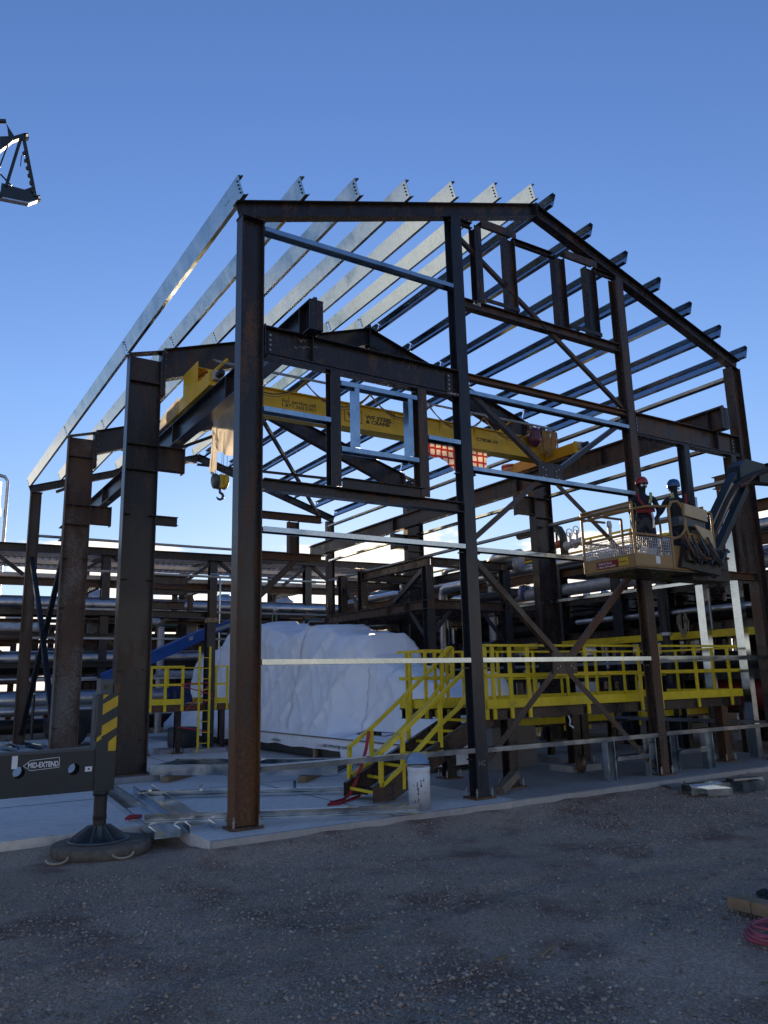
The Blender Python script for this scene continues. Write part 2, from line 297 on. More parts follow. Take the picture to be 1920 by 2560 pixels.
# ------------------------------------------------------------------ setting: ground and slab
GZ = -.12
def rut(x, y):
    t = 0
    for (a0, a1, a2) in ((-3.05, .10, .012), (-4.12, .12, .012), (-1.75, -.16, .0), (-2.75, -.17, .0)):
        d = abs(y - (a0 + a1*x + a2*x*x)); 
        if d < .22: t += -.012*max(0, 1-(d/.16)**2) + .007*max(0, 1-((d-.18)/.05)**2) + (.004*math.sin(x*42+ (y*30)) if d < .13 else 0)
    return t
def gheight(x, y):
    h = mnoise.noise(V((x*.5, y*.5, 3.1)))*.022 + mnoise.noise(V((x*1.7, y*1.7, 9.0)))*.010 + mnoise.noise(V((x*5, y*5, 1.0)))*.004
    far = max(0, 1 - max(0, abs(x)-12)/10) * max(0, 1 - max(0, y-2)/2.0)
    edge = max(0, 1 - abs(y + .36)/.55) * (.062 + .02*mnoise.noise(V((x*3,y*3,0))) if x > -.5 else 0) + (max(0, 1 - abs(y - .85)/.45)*.05 if x < -.3 else 0)
    return GZ + (h + rut(x, y))*far + edge
def grid_lines(lo, hi, a, b, step):
    out = list(np.arange(a, b + 1e-6, step)); d = step; p = out[-1]
    while p < hi: d *= 1.35; p += d; out.append(p)
    d = step; p = a; pre = []
    while p > lo: d *= 1.35; p -= d; pre.append(p)
    return pre[::-1] + out
gx = grid_lines(-700, 900, -4.2, 6.5, .055); gy = grid_lines(-300, 1200, -6.4, 1.0, .055)
vs_ = [(x, y, gheight(x, y)) for y in gy for x in gx]; nx = len(gx)
fs_ = [(j*nx+i, j*nx+i+1, (j+1)*nx+i+1, (j+1)*nx+i) for j in range(len(gy)-1) for i in range(nx-1)]
g = MB(); g.add(vs_, fs_, True); struct(g.build('ground', 'gravel_ground'))
def scatter(name, n, rng, smin, smax, label):
    ov = np.array([(1,0,0),(-1,0,0),(0,1,0),(0,-1,0),(0,0,1),(0,0,-1)], float); of = np.array([(0,2,4),(2,1,4),(1,3,4),(3,0,4),(2,0,5),(1,2,5),(3,1,5),(0,3,5)])
    px = np.random.uniform(rng[0], rng[1], n); py = np.random.uniform(rng[2], rng[3], n)
    dens = np.array([mnoise.noise(V((a*.7, b*.7, 5.5))) for a, b in zip(px, py)]); keep = dens > np.random.uniform(-.55, .25, n); px, py = px[keep], py[keep]; k = len(px)
    sz = smin + (smax - smin)*np.random.rand(k)**4
    sc = sz[:, None]*np.random.uniform(.55, 1.3, (k, 3)); sc[:, 2] *= .65
    ang = np.random.uniform(0, 6.28, k); vv = ov[None]*sc[:, None, :] + np.random.normal(0, .22, (k, 6, 3))*sz[:, None, None]
    c, s_ = np.cos(ang), np.sin(ang); X = vv[..., 0]*c[:, None] - vv[..., 1]*s_[:, None]; Y = vv[..., 0]*s_[:, None] + vv[..., 1]*c[:, None]
    gz = np.array([gheight(a, b) for a, b in zip(px, py)])
    P_ = np.stack([X + px[:, None], Y + py[:, None], vv[..., 2] + (gz + sc[:, 2]*.35)[:, None]], -1).reshape(-1, 3)*U
    F_ = (of[None] + (np.arange(k)*6)[:, None, None]).reshape(-1, 3)
    me = bpy.data.meshes.new(name); me.vertices.add(len(P_)); me.vertices.foreach_set('co', P_.ravel()); me.loops.add(F_.size); me.loops.foreach_set('vertex_index', F_.ravel().astype(np.int32)); me.polygons.add(len(F_)); me.polygons.foreach_set('loop_start', np.arange(0, F_.size, 3, dtype=np.int32)); me.update(calc_edges=True); me.validate()
    at_ = me.attributes.new('tone', 'FLOAT', 'POINT'); at_.data.foreach_set('value', np.repeat(np.clip(np.random.normal(.5, .22, k), 0, 1), 6).astype(np.float32))
    me.materials.append(M['stones']); o = bpy.data.objects.new(name, me); col.objects.link(o); tag(o, label, 'gravel'); stuff(o)
scatter('gravel', 70000, (-3.6, 3.4, -6.2, -2.6), .0025, .015, 'loose grey gravel stones scattered over the near dirt yard')
scatter('gravel_farther', 60000, (-3.2, 8.0, -2.6, -.45), .003, .016, 'loose grey gravel stones in the yard towards the slab edge')
scatter('coarse_gravel', 16000, (-1.2, 2.2, -5.6, -3.6), .006, .019, 'coarser grey stones bunched on the near right of the yard')
g = MB()
for _ in range(150):
    x, y = random.uniform(-3, 2.6), random.uniform(-5.6, -2.4); a = random.uniform(0, 3.14); l = random.uniform(.008, .035) * (2.2 if random.random() < .06 else 1)
    g.obox((x, y, gheight(x, y) + .008), (math.cos(a)*l, math.sin(a)*l, random.uniform(-.004,.004)), (-math.sin(a)*.005, math.cos(a)*.005, 0), (0, 0, .0025))
stuff(tag(g.build('wood_chips', 'wood_weathered'), 'pale splinters and wood chips littering the gravel', 'wood chips'))
slab = MB().poly([(-.35,-.30,-.4),(9.9,-.30,-.4),(9.9,17,-.4),(-14,17,-.4),(-14,.78,-.4),(-.35,.97,-.4)], (0,0,.4)).build('concrete_slab', 'concrete'); struct(slab)
Y1, Y2, Y3 = 4.95, 9.97, 15.0; W_ = 9.4
for (x, y, sx, sy, h) in [(.26, Y1, .42, .3, .09), (.26, Y2, .42, .3, .09), (9.14, Y1, .42, .3, .09), (9.14, Y2, .42, .3, .09), (5.96,1.3,.3,.24,.1), (6.7,2.3,.3,.24,.1),(3.0,9.0,.3,.26,.09),(2.3,9.5,.25,.25,.09)]:
    MB().box(x-sx, x+sx, y-sy, y+sy, .003, h).build('concrete_pier', 'concrete_block', slab)
MB().poly([(3.36,-.298,.002),(9.9,-.298,.002),(9.9,15.4,.002),(3.36,15.4,.002)], (0,0,.003)).build('slab_shade_panel', 'concrete_edge', slab)  # darker colour paints in the shade on the floor around the platform
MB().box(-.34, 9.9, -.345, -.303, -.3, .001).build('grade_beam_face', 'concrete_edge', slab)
for x in (-3.2, 1.68): MB().box(x-.008, x+.008, .99 if x < 0 else -.29, 15, .0015, .0035).build('saw_joint', 'black_paint', slab)
for y in (3.3, 6.6): MB().box(-10, 3.3, y-.008, y+.008, .0045, .006).build('saw_joint', 'black_paint', slab)
# ------------------------------------------------------------------ the steel building frame
B = thing('steel_building_frame', 'unfinished gabled steel building frame of dark columns, rafters and galvanized purlins', 'building', (0,0,0))
def part(mb, name, m_, par=B): return mb.build(name, m_, par)
rz = lambda x: 6.84 + .325*min(x, W_ - x)
def base_plate(par, x, y, sx, sy, z=0.004):
    part(MB().box(x-sx, x+sx, y-sy, y+sy, z, z+.022), 'base_plate', 'steel_rust', par)
    a = MB()
    for i in (-1, 1):
        for j in (-1, 1): a.lathe([(.011, 0), (.011, .05), (.017, .05), (.017, .065), (.009, .065), (.009, .10)], (x+i*(sx-.035), y+j*(sy-.035), z+.02), (0,0,1), 6, False)
    part(a, 'anchor_bolts', 'bolt_metal', par)
def col_x(x0, x1, y, b, z0, z1, m_, tf=.014):   # web in the XZ plane (flanges face +-X)
    return part(MB().ext(WP(x1-x0, b, tf, .010), ((x0+x1)/2, y, z0), ((x0+x1)/2, y, z1), (1,0,0)), 'column', m_)
def col_y(x0, x1, y0, y1, z0, z1, m_):          # flanges face +-Y
    return part(MB().ext(WP(y1-y0, x1-x0, .012, .009), ((x0+x1)/2, (y0+y1)/2, z0), ((x0+x1)/2, (y0+y1)/2, z1), (0,1,0)), 'column', m_)
def beam_x(x0, x1, y, z0, z1, b, m_, name='beam', par=B): return part(MB().ext(WP(z1-z0, b, .012, .008), (x0, y, (z0+z1)/2), (x1, y, (z0+z1)/2)), name, m_, par)
def beam_y(y0, y1, x, z0, z1, b, m_, name='beam', par=B): return part(MB().ext(WP(z1-z0, b, .012, .008), (x, y0, (z0+z1)/2), (x, y1, (z0+z1)/2)), name, m_, par)
def girt_x(x0, x1, z, y=0, d=.13, h=.055, m_='galvanized', par=B): return part(MB().ext(GP(d, h), (x1, y, z), (x0, y, z)), 'girt', m_, par)
def girt_y(y0, y1, x, z, d=.13, h=.055, m_='galvanized', par=B): return part(MB().ext(GP(d, h), (x, y1, z), (x, y0, z)), 'girt', m_, par)   # web towards -x
def gable(y, front):
    s = 0 if front else y
    c = col_x(0, .275, s+.085, .17, .02, 6.65, 'steel_corner' if front else 'steel_patchy'); base_plate(c, .137, s+.085, .17, .12)
    part(MB().box(-.01, .30, s-.005, s+.175, 6.652, 6.668), 'cap_plate', 'steel_dark', c)
    c = col_x(W_-.26, W_, s+.085, .17, .02, 6.65, 'steel_mid'); base_plate(c, W_-.13, s+.085, .17, .12)
    for x0, x1, q in ((3.03, 3.2, 'steel_blue'), (6.31, 6.47, 'steel_mid')):
        c = col_y(x0, x1, s, s+.16, .02, rz((x0+x1)/2)-.215, q); base_plate(c, (x0+x1)/2, s+.08, .15, .13)
    for sx in (1, -1):
        xa, xb = (-.03, 4.695) if sx > 0 else (W_+.03, 4.705); h = .205
        za, zb = rz(0)-.03*.325, rz(4.7)
        p0, p1 = V((xa, s+.085, za-h/2)), V((xb, s+.085, zb-h/2))
        r_ = part(MB().ext(WP(h, .14, .012, .008), p0, p1, (0,0,1)), 'rafter', 'steel_dark')
        part(MB().obox((xb - sx*.008, s+.085, zb-h/2), (.006,0,0), (0,.075,0), (0,0,.12)), 'splice_plate', 'steel_dark', r_)
gable(0, True); gable(Y3, False)
# main rigid frames ---------------------------------------------------------
def tapered(p, q, y, b, m_, name='rafter'):      # p, q = (x, zbot, ztop)
    a = MB(); t = .012
    a.poly([(p[0], y-.005, p[1]), (q[0], y-.005, q[1]), (q[0], y-.005, q[2]), (p[0], y-.005, p[2])], (0, .01, 0))
    for i in (1, 2):
        sg = -1 if i == 1 else 1
        a.poly([(p[0], y-b/2, p[i]), (q[0], y-b/2, q[i]), (q[0], y-b/2, q[i]+sg*t), (p[0], y-b/2, p[i]+sg*t)], (0, b, 0))
    return part(a, name, m_)
def main_frame(y, mc, mr):
    for side in (0, 1):
        X = (lambda x: x) if side == 0 else (lambda x: W_ - x)
        sg = 1 if side == 0 else -1
        x0, x1 = sorted((X(0), X(.53))); m_ = mc if side == 0 else 'steel_dark'
        c = col_x(x0, x1, y, .20, .115, 6.80, m_); base_plate(c, (x0+x1)/2, y, .34, .15, .092)
        part(MB().poly([(X(-.01), y-.1, 6.805), (X(.56), y-.1, 6.965), (X(.56), y-.1, 6.98), (X(-.01), y-.1, 6.82)], (0,.2,0)), 'cap_plate', 'steel_dark', c)
        for z in (6.36, 5.27, 4.84):
            a, b = sorted((X(.016), X(.514)))
            for s2 in (-1, 1): part(MB().box(a, b, *sorted((y+s2*.006, y+s2*.098)), z-.006, z+.006), 'stiffener', 'steel_dark', c)
        for z in (.6, 1.65, 3.05, 4.1):
            for q, l in ((.018, .11), (.43, .08)):
                a, b = sorted((X(q), X(q+l))); part(MB().box(a, b, y-.096, y-.006, z-.006, z+.006), 'clip', 'steel_dark', c)
        a, b = sorted((X(.565), X(.60)))
        pl = part(MB().box(a, b, y-.11, y+.11, 6.16, 7.02), 'end_plate', 'steel_dark'); bl = MB()
        for z in np.linspace(6.22, 6.96, 7):
            for s2 in (-.07, .07): bl.bolts([(X(.603), y+s2, z)], (sg, 0, 0)); bl.bolts([(X(.562), y+s2, z)], (-sg, 0, 0))
        part(bl, 'bolts', 'bolt_metal', pl)
        a, b = sorted((X(.53), X(.56))); part(MB().box(a, b, y-.1, y+.1, 6.18, 6.965), 'splice_plate', 'steel_dark', c)
        tapered((X(.605), rz(.6)-.55, rz(.6)-.02), (X(4.68), rz(4.7)-.36, rz(4.7)-.02), y, .18, mr)
        # crane bracket
        bx0, bx1 = sorted((X(.535), X(.96))); part(MB().ext(WP(.40, .17), (bx0, y, 5.09), (bx1, y, 5.09)), 'crane_bracket', 'steel_mid')
        e0, e1 = sorted((X(.962), X(.978))); part(MB().box(e0, e1, y-.1, y+.1, 4.86, 5.30), 'bracket_plate', 'steel_mid')
    part(MB().box(4.682, 4.718, y-.1, y+.1, rz(4.7)-.42, rz(4.7)+.06), 'ridge_plate', 'steel_dark')
main_frame(Y1, 'steel_dark', 'steel_dark'); main_frame(Y2, 'steel_weathered', 'steel_dark')
# crane runway beams with rails
for x in (.86, W_-.86):
    b_ = beam_y(-.16, Y3+.1, x, 5.36, 5.73, .18, 'steel_blue' if x < 3 else 'steel_mid', 'runway_beam')
    for y in (-.15, .12, Y1, Y2, 2.5, 7.4):
        for s2 in (-1, 1): part(MB().box(*sorted((x+s2*.006, x+s2*.088)), y-.006, y+.006, 5.374, 5.716), 'stiffener', 'steel_dark', b_)
    part(MB().box(x-.022, x+.022, -.14, Y3, 5.732, 5.775), 'rail', 'steel_mid', b_)
# gable headers, posts, louvre frames
for (x0, x1, m_) in ((.30, 3.03, 'steel_dark'), (6.47, 9.12, 'steel_mid')):
    h_ = beam_x(x0, x1, .085, 5.02, 5.355, .17, m_, 'header_beam'); part(MB().box(x0+.02, x1-.02, .012, .15, 4.985, 5.012), 'header_channel', 'steel_dark', h_)
    for xe, sg in ((x0, -1), (x1, 1)):
        pl = part(MB().box(*sorted((xe, xe+sg*.012)), -.005, .175, 4.99, 5.37), 'end_plate', 'steel_dark', h_)
        xb_ = xe - sg*.10; part(MB().box(xb_-.05, xb_+.05, .066, .080, 5.06, 5.32), 'shear_tab', 'steel_dark', h_)
        part(MB().bolts([(xb_+d_, .066, z) for z in (5.09, 5.15, 5.21, 5.27) for d_ in (-.02,)], (0,-1,0)), 'bolts', 'bolt_metal', h_)
    xs = .90 if x0 < 3 else 8.52
    part(MB().box(xs-.006, xs+.006, .004, .08, 5.034, 5.342), 'stiffener', 'steel_dark', h_)
for (x0, x1, z0, z1, m_) in ((1.13, 1.26, 3.58, 4.98, 'steel_dark'), (2.36, 2.51, 3.58, 4.98, 'steel_mid'), (7.58, 7.72, 2.98, 4.98, 'steel_blue'), (8.80, 8.96, 2.98, 4.98, 'steel_mid')):
    part(MB().ext(WP(x1-x0, .13, .010, .008), ((x0+x1)/2, .075, z0), ((x0+x1)/2, .075, z1), (0,1,0)), 'door_post', m_)
beam_x(.30, 3.03, .075, 3.445, 3.575, .13, 'steel_dark', 'girder'); part(MB().ext(UPF(.13, .05), (1.27, .02, 3.62), (2.42, .02, 3.62)), 'channel', 'steel_dark')
beam_x(3.2, 6.31, .07, 5.275, 5.36, .10, 'steel_rust', 'girder'); beam_x(6.47, 9.12, .075, 2.86, 2.98, .12, 'steel_rust', 'girder')
beam_x(3.2, 6.31, .075, 6.32, 6.45, .12, 'steel_mid', 'girder')
for x0, x1 in ((3.44, 3.57), (4.02, 4.2), (5.0, 5.2), (5.66, 5.87)):
    part(MB().ext(WP(x1-x0, .12, .010, .008), ((x0+x1)/2, .075, 6.455), ((x0+x1)/2, .075, 7.615), (0,1,0) if x1-x0 < .15 else (1,0,0)), 'louvre_post', 'steel_dark' if x0 != 4.02 else 'steel_mid')
for x0, x1, z in ((3.2, 3.44, 7.62), (4.2, 5.0, 7.62), (5.87, 6.3, 7.62)): part(MB().ext(UPF(.085, .06), (x0, .10, z), (x1, .10, z)), 'louvre_head', 'steel_dark')
for x0, x1 in ((3.575, 4.22), (5.205, 5.90)):
    part(MB().box(x0, x1, .0, .012, 7.625, 7.745), 'louvre_head', 'steel_mid'); part(MB().box(x0, x1, .014, .14, 7.705, 7.717), 'louvre_head', 'steel_mid'); part(MB().box(x0, x1-.03, -.012, .0, 6.46, 6.52), 'louvre_sill', 'steel_dark')
# galvanized girts on the front gable
for a in [(.285,3.02,6.59),(.285,1.125,4.39),(2.515,3.02,4.39),(1.265,2.355,4.875),(1.265,2.355,4.065),(.285,3.02,3.035),(.285,3.02,1.635),(.285,3.02,.58),(3.205,6.3,5.115),(3.205,6.3,4.07),(3.205,6.3,3.01),(3.205,6.3,1.635),(3.205,6.3,.575),(6.48,9.12,1.64),(6.48,9.12,.585)]:
    girt_x(*a)
for x0, x1 in ((1.385, 1.45), (2.155, 2.22)): part(MB().ext(CP(.12, x1-x0, .006, .02, -1), (x1, .065, 4.075), (x1, .065, 4.82), (0,1,0)), 'stud', 'galvanized')
for x0, x1 in ((5.27, 5.43), (6.10, 6.26), (6.56, 6.74), (7.36, 7.54)): part(MB().ext(CP(x1-x0, .09, .007, .02, -1), ((x0+x1)/2, .115, .006), ((x0+x1)/2, .115, .518), (1,0,0)), 'stud', 'galvanized')
girt_x(5.44, 6.09, .315); girt_x(6.75, 7.35, .315)
for x in (3.02, 3.21, 6.30, 6.49):
    for z in (1.58, .52, 3.0, 4.03): part(MB().box(*((x-.06, x-.005) if x in (3.02, 6.30) else (x+.005, x+.06)), .03, .10, z-.075, z-.06), 'clip', 'steel_dark')
# diagonal bracing of the middle bay
def brace(p, q, m_='steel_mid', a=.085):
    return part(MB().ext(AP(a, .010), V(p), V(q), (0,1,0)), 'brace', m_)
yb = .06
brace((3.2,yb,7.36),(6.3,yb,5.37), 'steel_mid', .055); g1 = V((4.62,yb,4.15)); g2 = V((4.63,yb,1.55))
for p, m_ in (((3.24,yb,5.10),'steel_mid'), ((6.29,yb,5.24),'steel_blue'), ((3.2,yb,3.08),'steel_mid'), ((6.29,yb,2.95),'steel_mid')): d = (V(p)-g1).normalized(); brace(V(p), g1+d*.13, m_, .07)
for p in ((3.2,yb,2.82), (6.29,yb,3.0), (3.22,yb,.35), (6.29,yb,.12)): d = (V(p)-g2).normalized(); brace(V(p), g2+d*.13, 'steel_rust' if p[0] > 5 and p[2] > 1 else 'steel_mid', .075)
for gc in (g1, g2):
    gp = part(MB().box(gc.x-.22, gc.x+.22, yb-.016, yb-.004, gc.z-.13, gc.z+.15), 'gusset_plate', 'steel_dark')
    part(MB().bolts([(gc.x+i*.15, yb-.016, gc.z+j) for i in (-1, 1) for j in (-.06, .07)] + [(gc.x+i*.10, yb-.016, gc.z+j) for i in (-1, 1) for j in (-.03, .04)], (0,-1,0), .012, .012), 'bolts', 'bolt_metal', gp)
# purlins
px_ = [-.04, .74, 1.50, 2.27, 3.04, 3.82, 4.55, 4.90, 5.68, 6.45, 7.22, 7.98, 8.74, 9.44]
for i, x in enumerate(px_):
    left = x < 4.7; sl_ = .325 if left else -.325; nrm = V((-sl_, 0, 1)).normalized(); h = .235
    zt = rz(x) + (.0 if 0 <= x <= W_ else -.012)
    segs = ((-.12, Y1-.02), (Y1+.02, Y2-.02), (Y2+.02, Y3+.15))
    for k, (a, b) in enumerate(segs):
        c = V((x, 0, zt)) + nrm*(h/2 + .006)
        p_ = part(MB().ext(CP(h, .065, .005, .016, 1 if left else -1), (c.x, a, c.z), (c.x, b, c.z), nrm), 'purlin', 'galvanized')
        sgn = -1 if left else 1; bl = MB()
        for yy in ([a+.05] if k == 0 else []) + [b-.04]:
            for q in (-.07, -.025, .02, .065): bl.bolts([V((c.x, yy, c.z)) + nrm*q + V((sgn*.001, 0, 0))], (sgn, 0, 0), .012, .008)
        part(bl, 'bolts', 'black_paint', p_)
# right wall girts and far gable girts, studs
for z in (6.5, 5.33, 4.68, 3.0, 1.64, .6):
    for a, b in ((.18, Y1-.11), (Y1+.11, Y2-.11), (Y2+.11, Y3-.02)):
        girt_y(a, b, W_-.13, z, m_='galvanized' if z in (3.0, 5.33) else 'galvanized_dull')
for z in (5.5, 4.62, 3.55, 2.75, 1.64):
    for a, b in ((.29, 3.02), (3.21, 6.3), (6.48, 9.1)): girt_x(a, b, z, Y3+.04, m_='galvanized_dull')
for x, y in ((W_-.07, 1.15), (W_-.07, .45)): part(MB().ext(CP(.13, .15, .006, .02), (x, y, .005), (x, y, 4.55), (1,0,0)), 'stud', 'galvanized')
# left wall bay-three X brace, far bay roof braces
def tubebrace(p, q, m_, r=.055): part(MB().ext(WP(.11, .11, .012, .012), p, q, (1,0,0)), 'brace', m_)
c_ = V((.12, 12.5, 2.75))
tubebrace((.12, Y3-.05, 4.85), c_, 'steel_blue'); tubebrace(c_, (.12, Y2+.3, .5), 'steel_blue'); tubebrace((.15, Y2+.15, 4.7), c_+V((.08,0,0)), 'black_paint'); tubebrace(c_+V((.08,0,0)), (.15, Y3-.1, .25), 'black_paint')
for x0, x1 in ((.6, 4.6), (4.6, 8.8)):
    brace((x0, Y2+.1, rz(x0)-.3), (x1, Y3-.1, rz(x1)-.3)); brace((x1, Y2+.1, rz(x1)-.3), (x0, Y3-.1, rz(x0)-.3))
for x in (1.5, 3.04, 6.45, 8.0):
    part(MB().ext(AP(.05, .006), (x, Y2+.06, rz(x)-.35), (x, Y2+.7, rz(x)-.01), (1,0,0)), 'flange_brace', 'steel_dark'); part(MB().ext(AP(.05, .006), (x, Y1+.06, rz(x)-.35), (x, Y1+.6, rz(x)-.01), (1,0,0)), 'flange_brace', 'steel_dark')
p_ = at('c7', 1225, 400, 1, Y1); q_ = at('c7', 1225, 460, 1, Y1); beam_x(.54, p_.x, Y1, q_.z, p_.z, .12, 'steel_dark', 'stub_beam')
def text_mesh(name, body, size, loc, width, m_, par, depth=.002, rot=(R(90),0,0), bold=0):
    cu = bpy.data.curves.new(name, 'FONT'); cu.body = body; cu.size = size*U; cu.extrude = depth*U; cu.offset = bold*U; cu.resolution_u = 3
    o = bpy.data.objects.new(name, cu); col.objects.link(o); bpy.context.view_layer.update()
    me = bpy.data.meshes.new_from_object(o); bpy.data.objects.remove(o); bpy.data.curves.remove(cu)
    xs = [v.co.x for v in me.vertices]; k = width*U/(max(xs)-min(xs)); mm = Matrix.Translation(V(loc)*U) @ __import__('mathutils').Euler(rot).to_matrix().to_4x4() @ Matrix.Diagonal((k,1,1,1)) @ Matrix.Translation((-min(xs),0,0))
    me.transform(mm); me.materials.clear(); me.materials.append(M[m_]); o = bpy.data.objects.new(name, me); col.objects.link(o); attach(o, par); stuff(o); return o
# ------------------------------------------------------------------ overhead travelling crane
CR = thing('overhead_crane', 'yellow overhead travelling crane spanning between the runway beams under the roof', 'crane', (4.7, 4.1, 5.78))
gy0 = 4.0
gd = part(MB().box(.98, 8.42, gy0, gy0+.24, 5.86, 6.27), 'bridge_girder', 'crane_yellow', CR)
part(MB().box(.98, 8.42, gy0-.06, gy0+.30, 6.271, 6.29), 'top_flange', 'crane_yellow', gd); part(MB().box(.98, 8.42, gy0-.03, gy0+.27, 5.842, 5.858), 'bottom_flange', 'crane_yellow', gd)
for c, x, y in (('c4',890,500),('c5',90,395),('c5',450,470),('c5',710,520),('c5',955,590),('c4',1620,640)):
    p = at(c, x, y, 1, gy0); part(MB().poly([(p.x-.006, gy0-.001, 6.268), (p.x-.006, gy0-.055, 6.268), (p.x-.006, gy0-.001, 6.08)], (.012,0,0)), 'gusset', 'crane_yellow', gd)
def gtext(body, c, x0, y0, x1, cap, m_, bold=0):
    a, b = at(c, x0, y0, 1, gy0), at(c, x1, y0, 1, gy0); text_mesh('lettering', body, cap/.7, (a.x, gy0-.003, a.z), b.x-a.x, m_, gd, .001, bold=bold)
gtext('For service call', 'c4', 845, 566, 1075, .068, 'letter_black', .0006); gtext('1.877.360.5301', 'c4', 845, 596, 1075, .062, 'letter_black', .0006)
gtext('WF STEEL', 'c4', 1420, 681, 1605, .070, 'letter_black', .003); gtext('& CRANE', 'c4', 1424, 713, 1588, .070, 'letter_black', .003); gtext('C7828-10', 'c5', 725, 605, 885, .062, 'letter_black', .002)
a_, b_ = at('c4', 1274, 611, 1, gy0), at('c4', 1397, 702, 1, gy0); lx0, lx1, lz1 = a_.x, b_.x, a_.z; lz0 = lz1-.235
lg = MB(); t_ = .012
for bx in ((lx0, lx1, lz1-t_, lz1), (lx0, lx1, lz0, lz0+t_), (lx0, lx0+t_, lz0+t_, lz1-t_), (lx1-t_, lx1, lz0+t_, lz1-t_)): lg.box(bx[0], bx[1], gy0-.004, gy0-.001, bx[2], bx[3])
cx_, cw = (lx0+lx1)/2, (lx1-lx0)
for (x0, x1, xb0, xb1) in ((-.36,-.22,-.16,-.06), (-.10,.02,.02,.10), (.16,.34,.00,.08)):
    lg.poly([(cx_+x0*cw, gy0-.004, lz1-.06), (cx_+xb0*cw, gy0-.004, lz0+.05), (cx_+xb1*cw, gy0-.004, lz0+.05), (cx_+x1*cw, gy0-.004, lz1-.06)], (0,.003,0))
stuff(part(lg, 'emblem', 'letter_red', gd))
for x in (.86, 8.54):
    sg = 1 if x < 3 else -1
    et = part(MB().box(x-.10, x+.10, 3.15, 5.25, 5.80, 6.02), 'end_truck', 'crane_yellow' if x < 3 else 'crane_orange', CR)
    for y in (3.4, 5.0): part(MB().lathe([(.085, -.03), (.085, .03)], (x, y, 5.862), (1,0,0), 20), 'wheel', 'steel_dark', et)
    part(MB().box(x-.12, x+.12, 3.10, 3.145, 5.79, 6.03), 'buffer_plate', 'crane_yellow', et)
    part(MB().box(x-.07, x+.07, 3.00, 3.098, 5.86, 6.0), 'drive_motor', 'flange_grey', et); part(MB().lathe([(.055,0),(.055,.12),(.03,.14)], (x, 3.0, 5.93), (0,-1,0), 14), 'motor_cap', 'black_paint', et)
# electrical hood on the left end of the bridge
hd = MB(); hd.box(.78, .79, 3.75, 4.45, 5.9, 6.42); hd.box(.79, 1.22, 3.75, 3.76, 5.98, 6.42) if False else None
hd.box(.79, 1.22, 3.98, 4.45, 6.41, 6.42); hd.box(.79, 1.22, 4.44, 4.45, 6.02, 6.409); part(hd, 'hood', 'crane_yellow', CR)
part(MB().tube([(.84,3.9,6.2),(.95,3.85,6.3),(1.1,3.85,6.28),(1.3,3.88,6.22)], .012, 6), 'cable', 'black_paint', CR)
part(MB().ext(RP(.03,.05), (1.05, 4.0, 6.3), at('c1',1350,1180,1,3.75)), 'bracket', 'crane_yellow', CR)
# festoon rails, brackets, cable swags and the bundle at the far right
fy = 3.72; fa, fb = at('c4', 385, 293, 1, fy), at('c5', 1405, 540, 1, fy); zf = (fa.z + fb.z)/2
for dz, dy in ((0, 0), (.075, .12)): part(MB().tube([(fa.x, fy+dy, zf+dz), (min(fb.x, 8.6), fy+dy, zf+dz)], .013, 6), 'festoon_rail', 'galvanized_dull', CR)
for x in (2.6, 3.9, 5.0, 6.1, 7.2, 7.95):
    part(MB().ext(RP(.02,.04), (x, 4.02, 6.30), (x+.12, fy, zf+.02)), 'bracket', 'crane_yellow', CR)
random.seed(3); xs = np.linspace(fa.x+.3, fb.x-.9, 6)
for a, b in zip(xs[:-1], xs[1:]):
    for k in (0, 1): part(MB().tube([(a+(b-a)*t, fy+.06-.02*k, zf-.02-(.33+.05*k)*(1-(2*t-1)**2)) for t in np.linspace(0, 1, 12)], .011, 5), 'festoon_cable', 'cable_tan' if k else 'black_paint', CR)
for k, x in enumerate(np.linspace(fb.x-.62, min(fb.x, 8.6)-.03, 10)):
    d = random.uniform(.46, .62); w2 = random.uniform(.022, .038)
    part(MB().tube([(x-w2*math.cos(t), fy+.05+random.uniform(-.02,.02), zf-.03-d*math.sin(t)**.6 if 0 < t < math.pi else zf-.03) for t in np.linspace(0, math.pi, 13)], .014, 6), 'cable_loop', 'cable_tan', CR)
pw = MB(); pw.lathe([(.05,0),(.13,.06),(.16,.16),(.13,.26),(.15,.33),(.06,.40)], (fb.x-.86, fy+.08, zf-.42), (0,0,1), 9); part(pw, 'wrapped_motor', 'purple_wrap', CR)
# hoist trolley, ropes and hook block
ho = at('c4', 415, 1115, 1, 4.1); hx, hz = ho.x, ho.z
part(MB().box(hx-.1, hx+.5, 3.98, 4.26, 5.66, 5.835), 'hoist_body', 'crane_yellow', CR); part(MB().lathe([(.10,-.30),(.10,.30)], (hx+.2, 4.1, 5.55), (1,0,0), 16), 'drum', 'steel_dark', CR)
hb = part(MB().box(hx-.03, hx+.03, 4.02, 4.18, hz-.12, hz+.10), 'hook_block', 'crane_yellow', CR)
for s2, m_ in ((-1, 'teal_light'), (1, 'crane_yellow')): part(MB().lathe([(.02,0),(.115,.01),(.125,.03),(.125,.07),(.10,.085),(.04,.09)], (hx+s2*.035, 4.1, hz), (s2,0,-.12), 24), 'sheave_cover', m_, hb)
for dx in (-.08, .02, .05, .11): part(MB().tube([(hx+dx, 4.1, hz+.06), (hx+dx+.01, 4.1, 5.4)], .004, 5), 'wire_rope', 'steel_dark', hb)
hk = [(hx, 4.1, hz-.12), (hx, 4.1, hz-.19)] + [(hx+.055*math.sin(t), 4.1, hz-.245+.055*math.cos(t)) for t in np.linspace(.2, 4.4, 12)]
part(MB().tube(hk, [.022,.02]+[.024]*6+[.02]*4+[.012]*2, 8), 'hook', 'teal_light', hb)
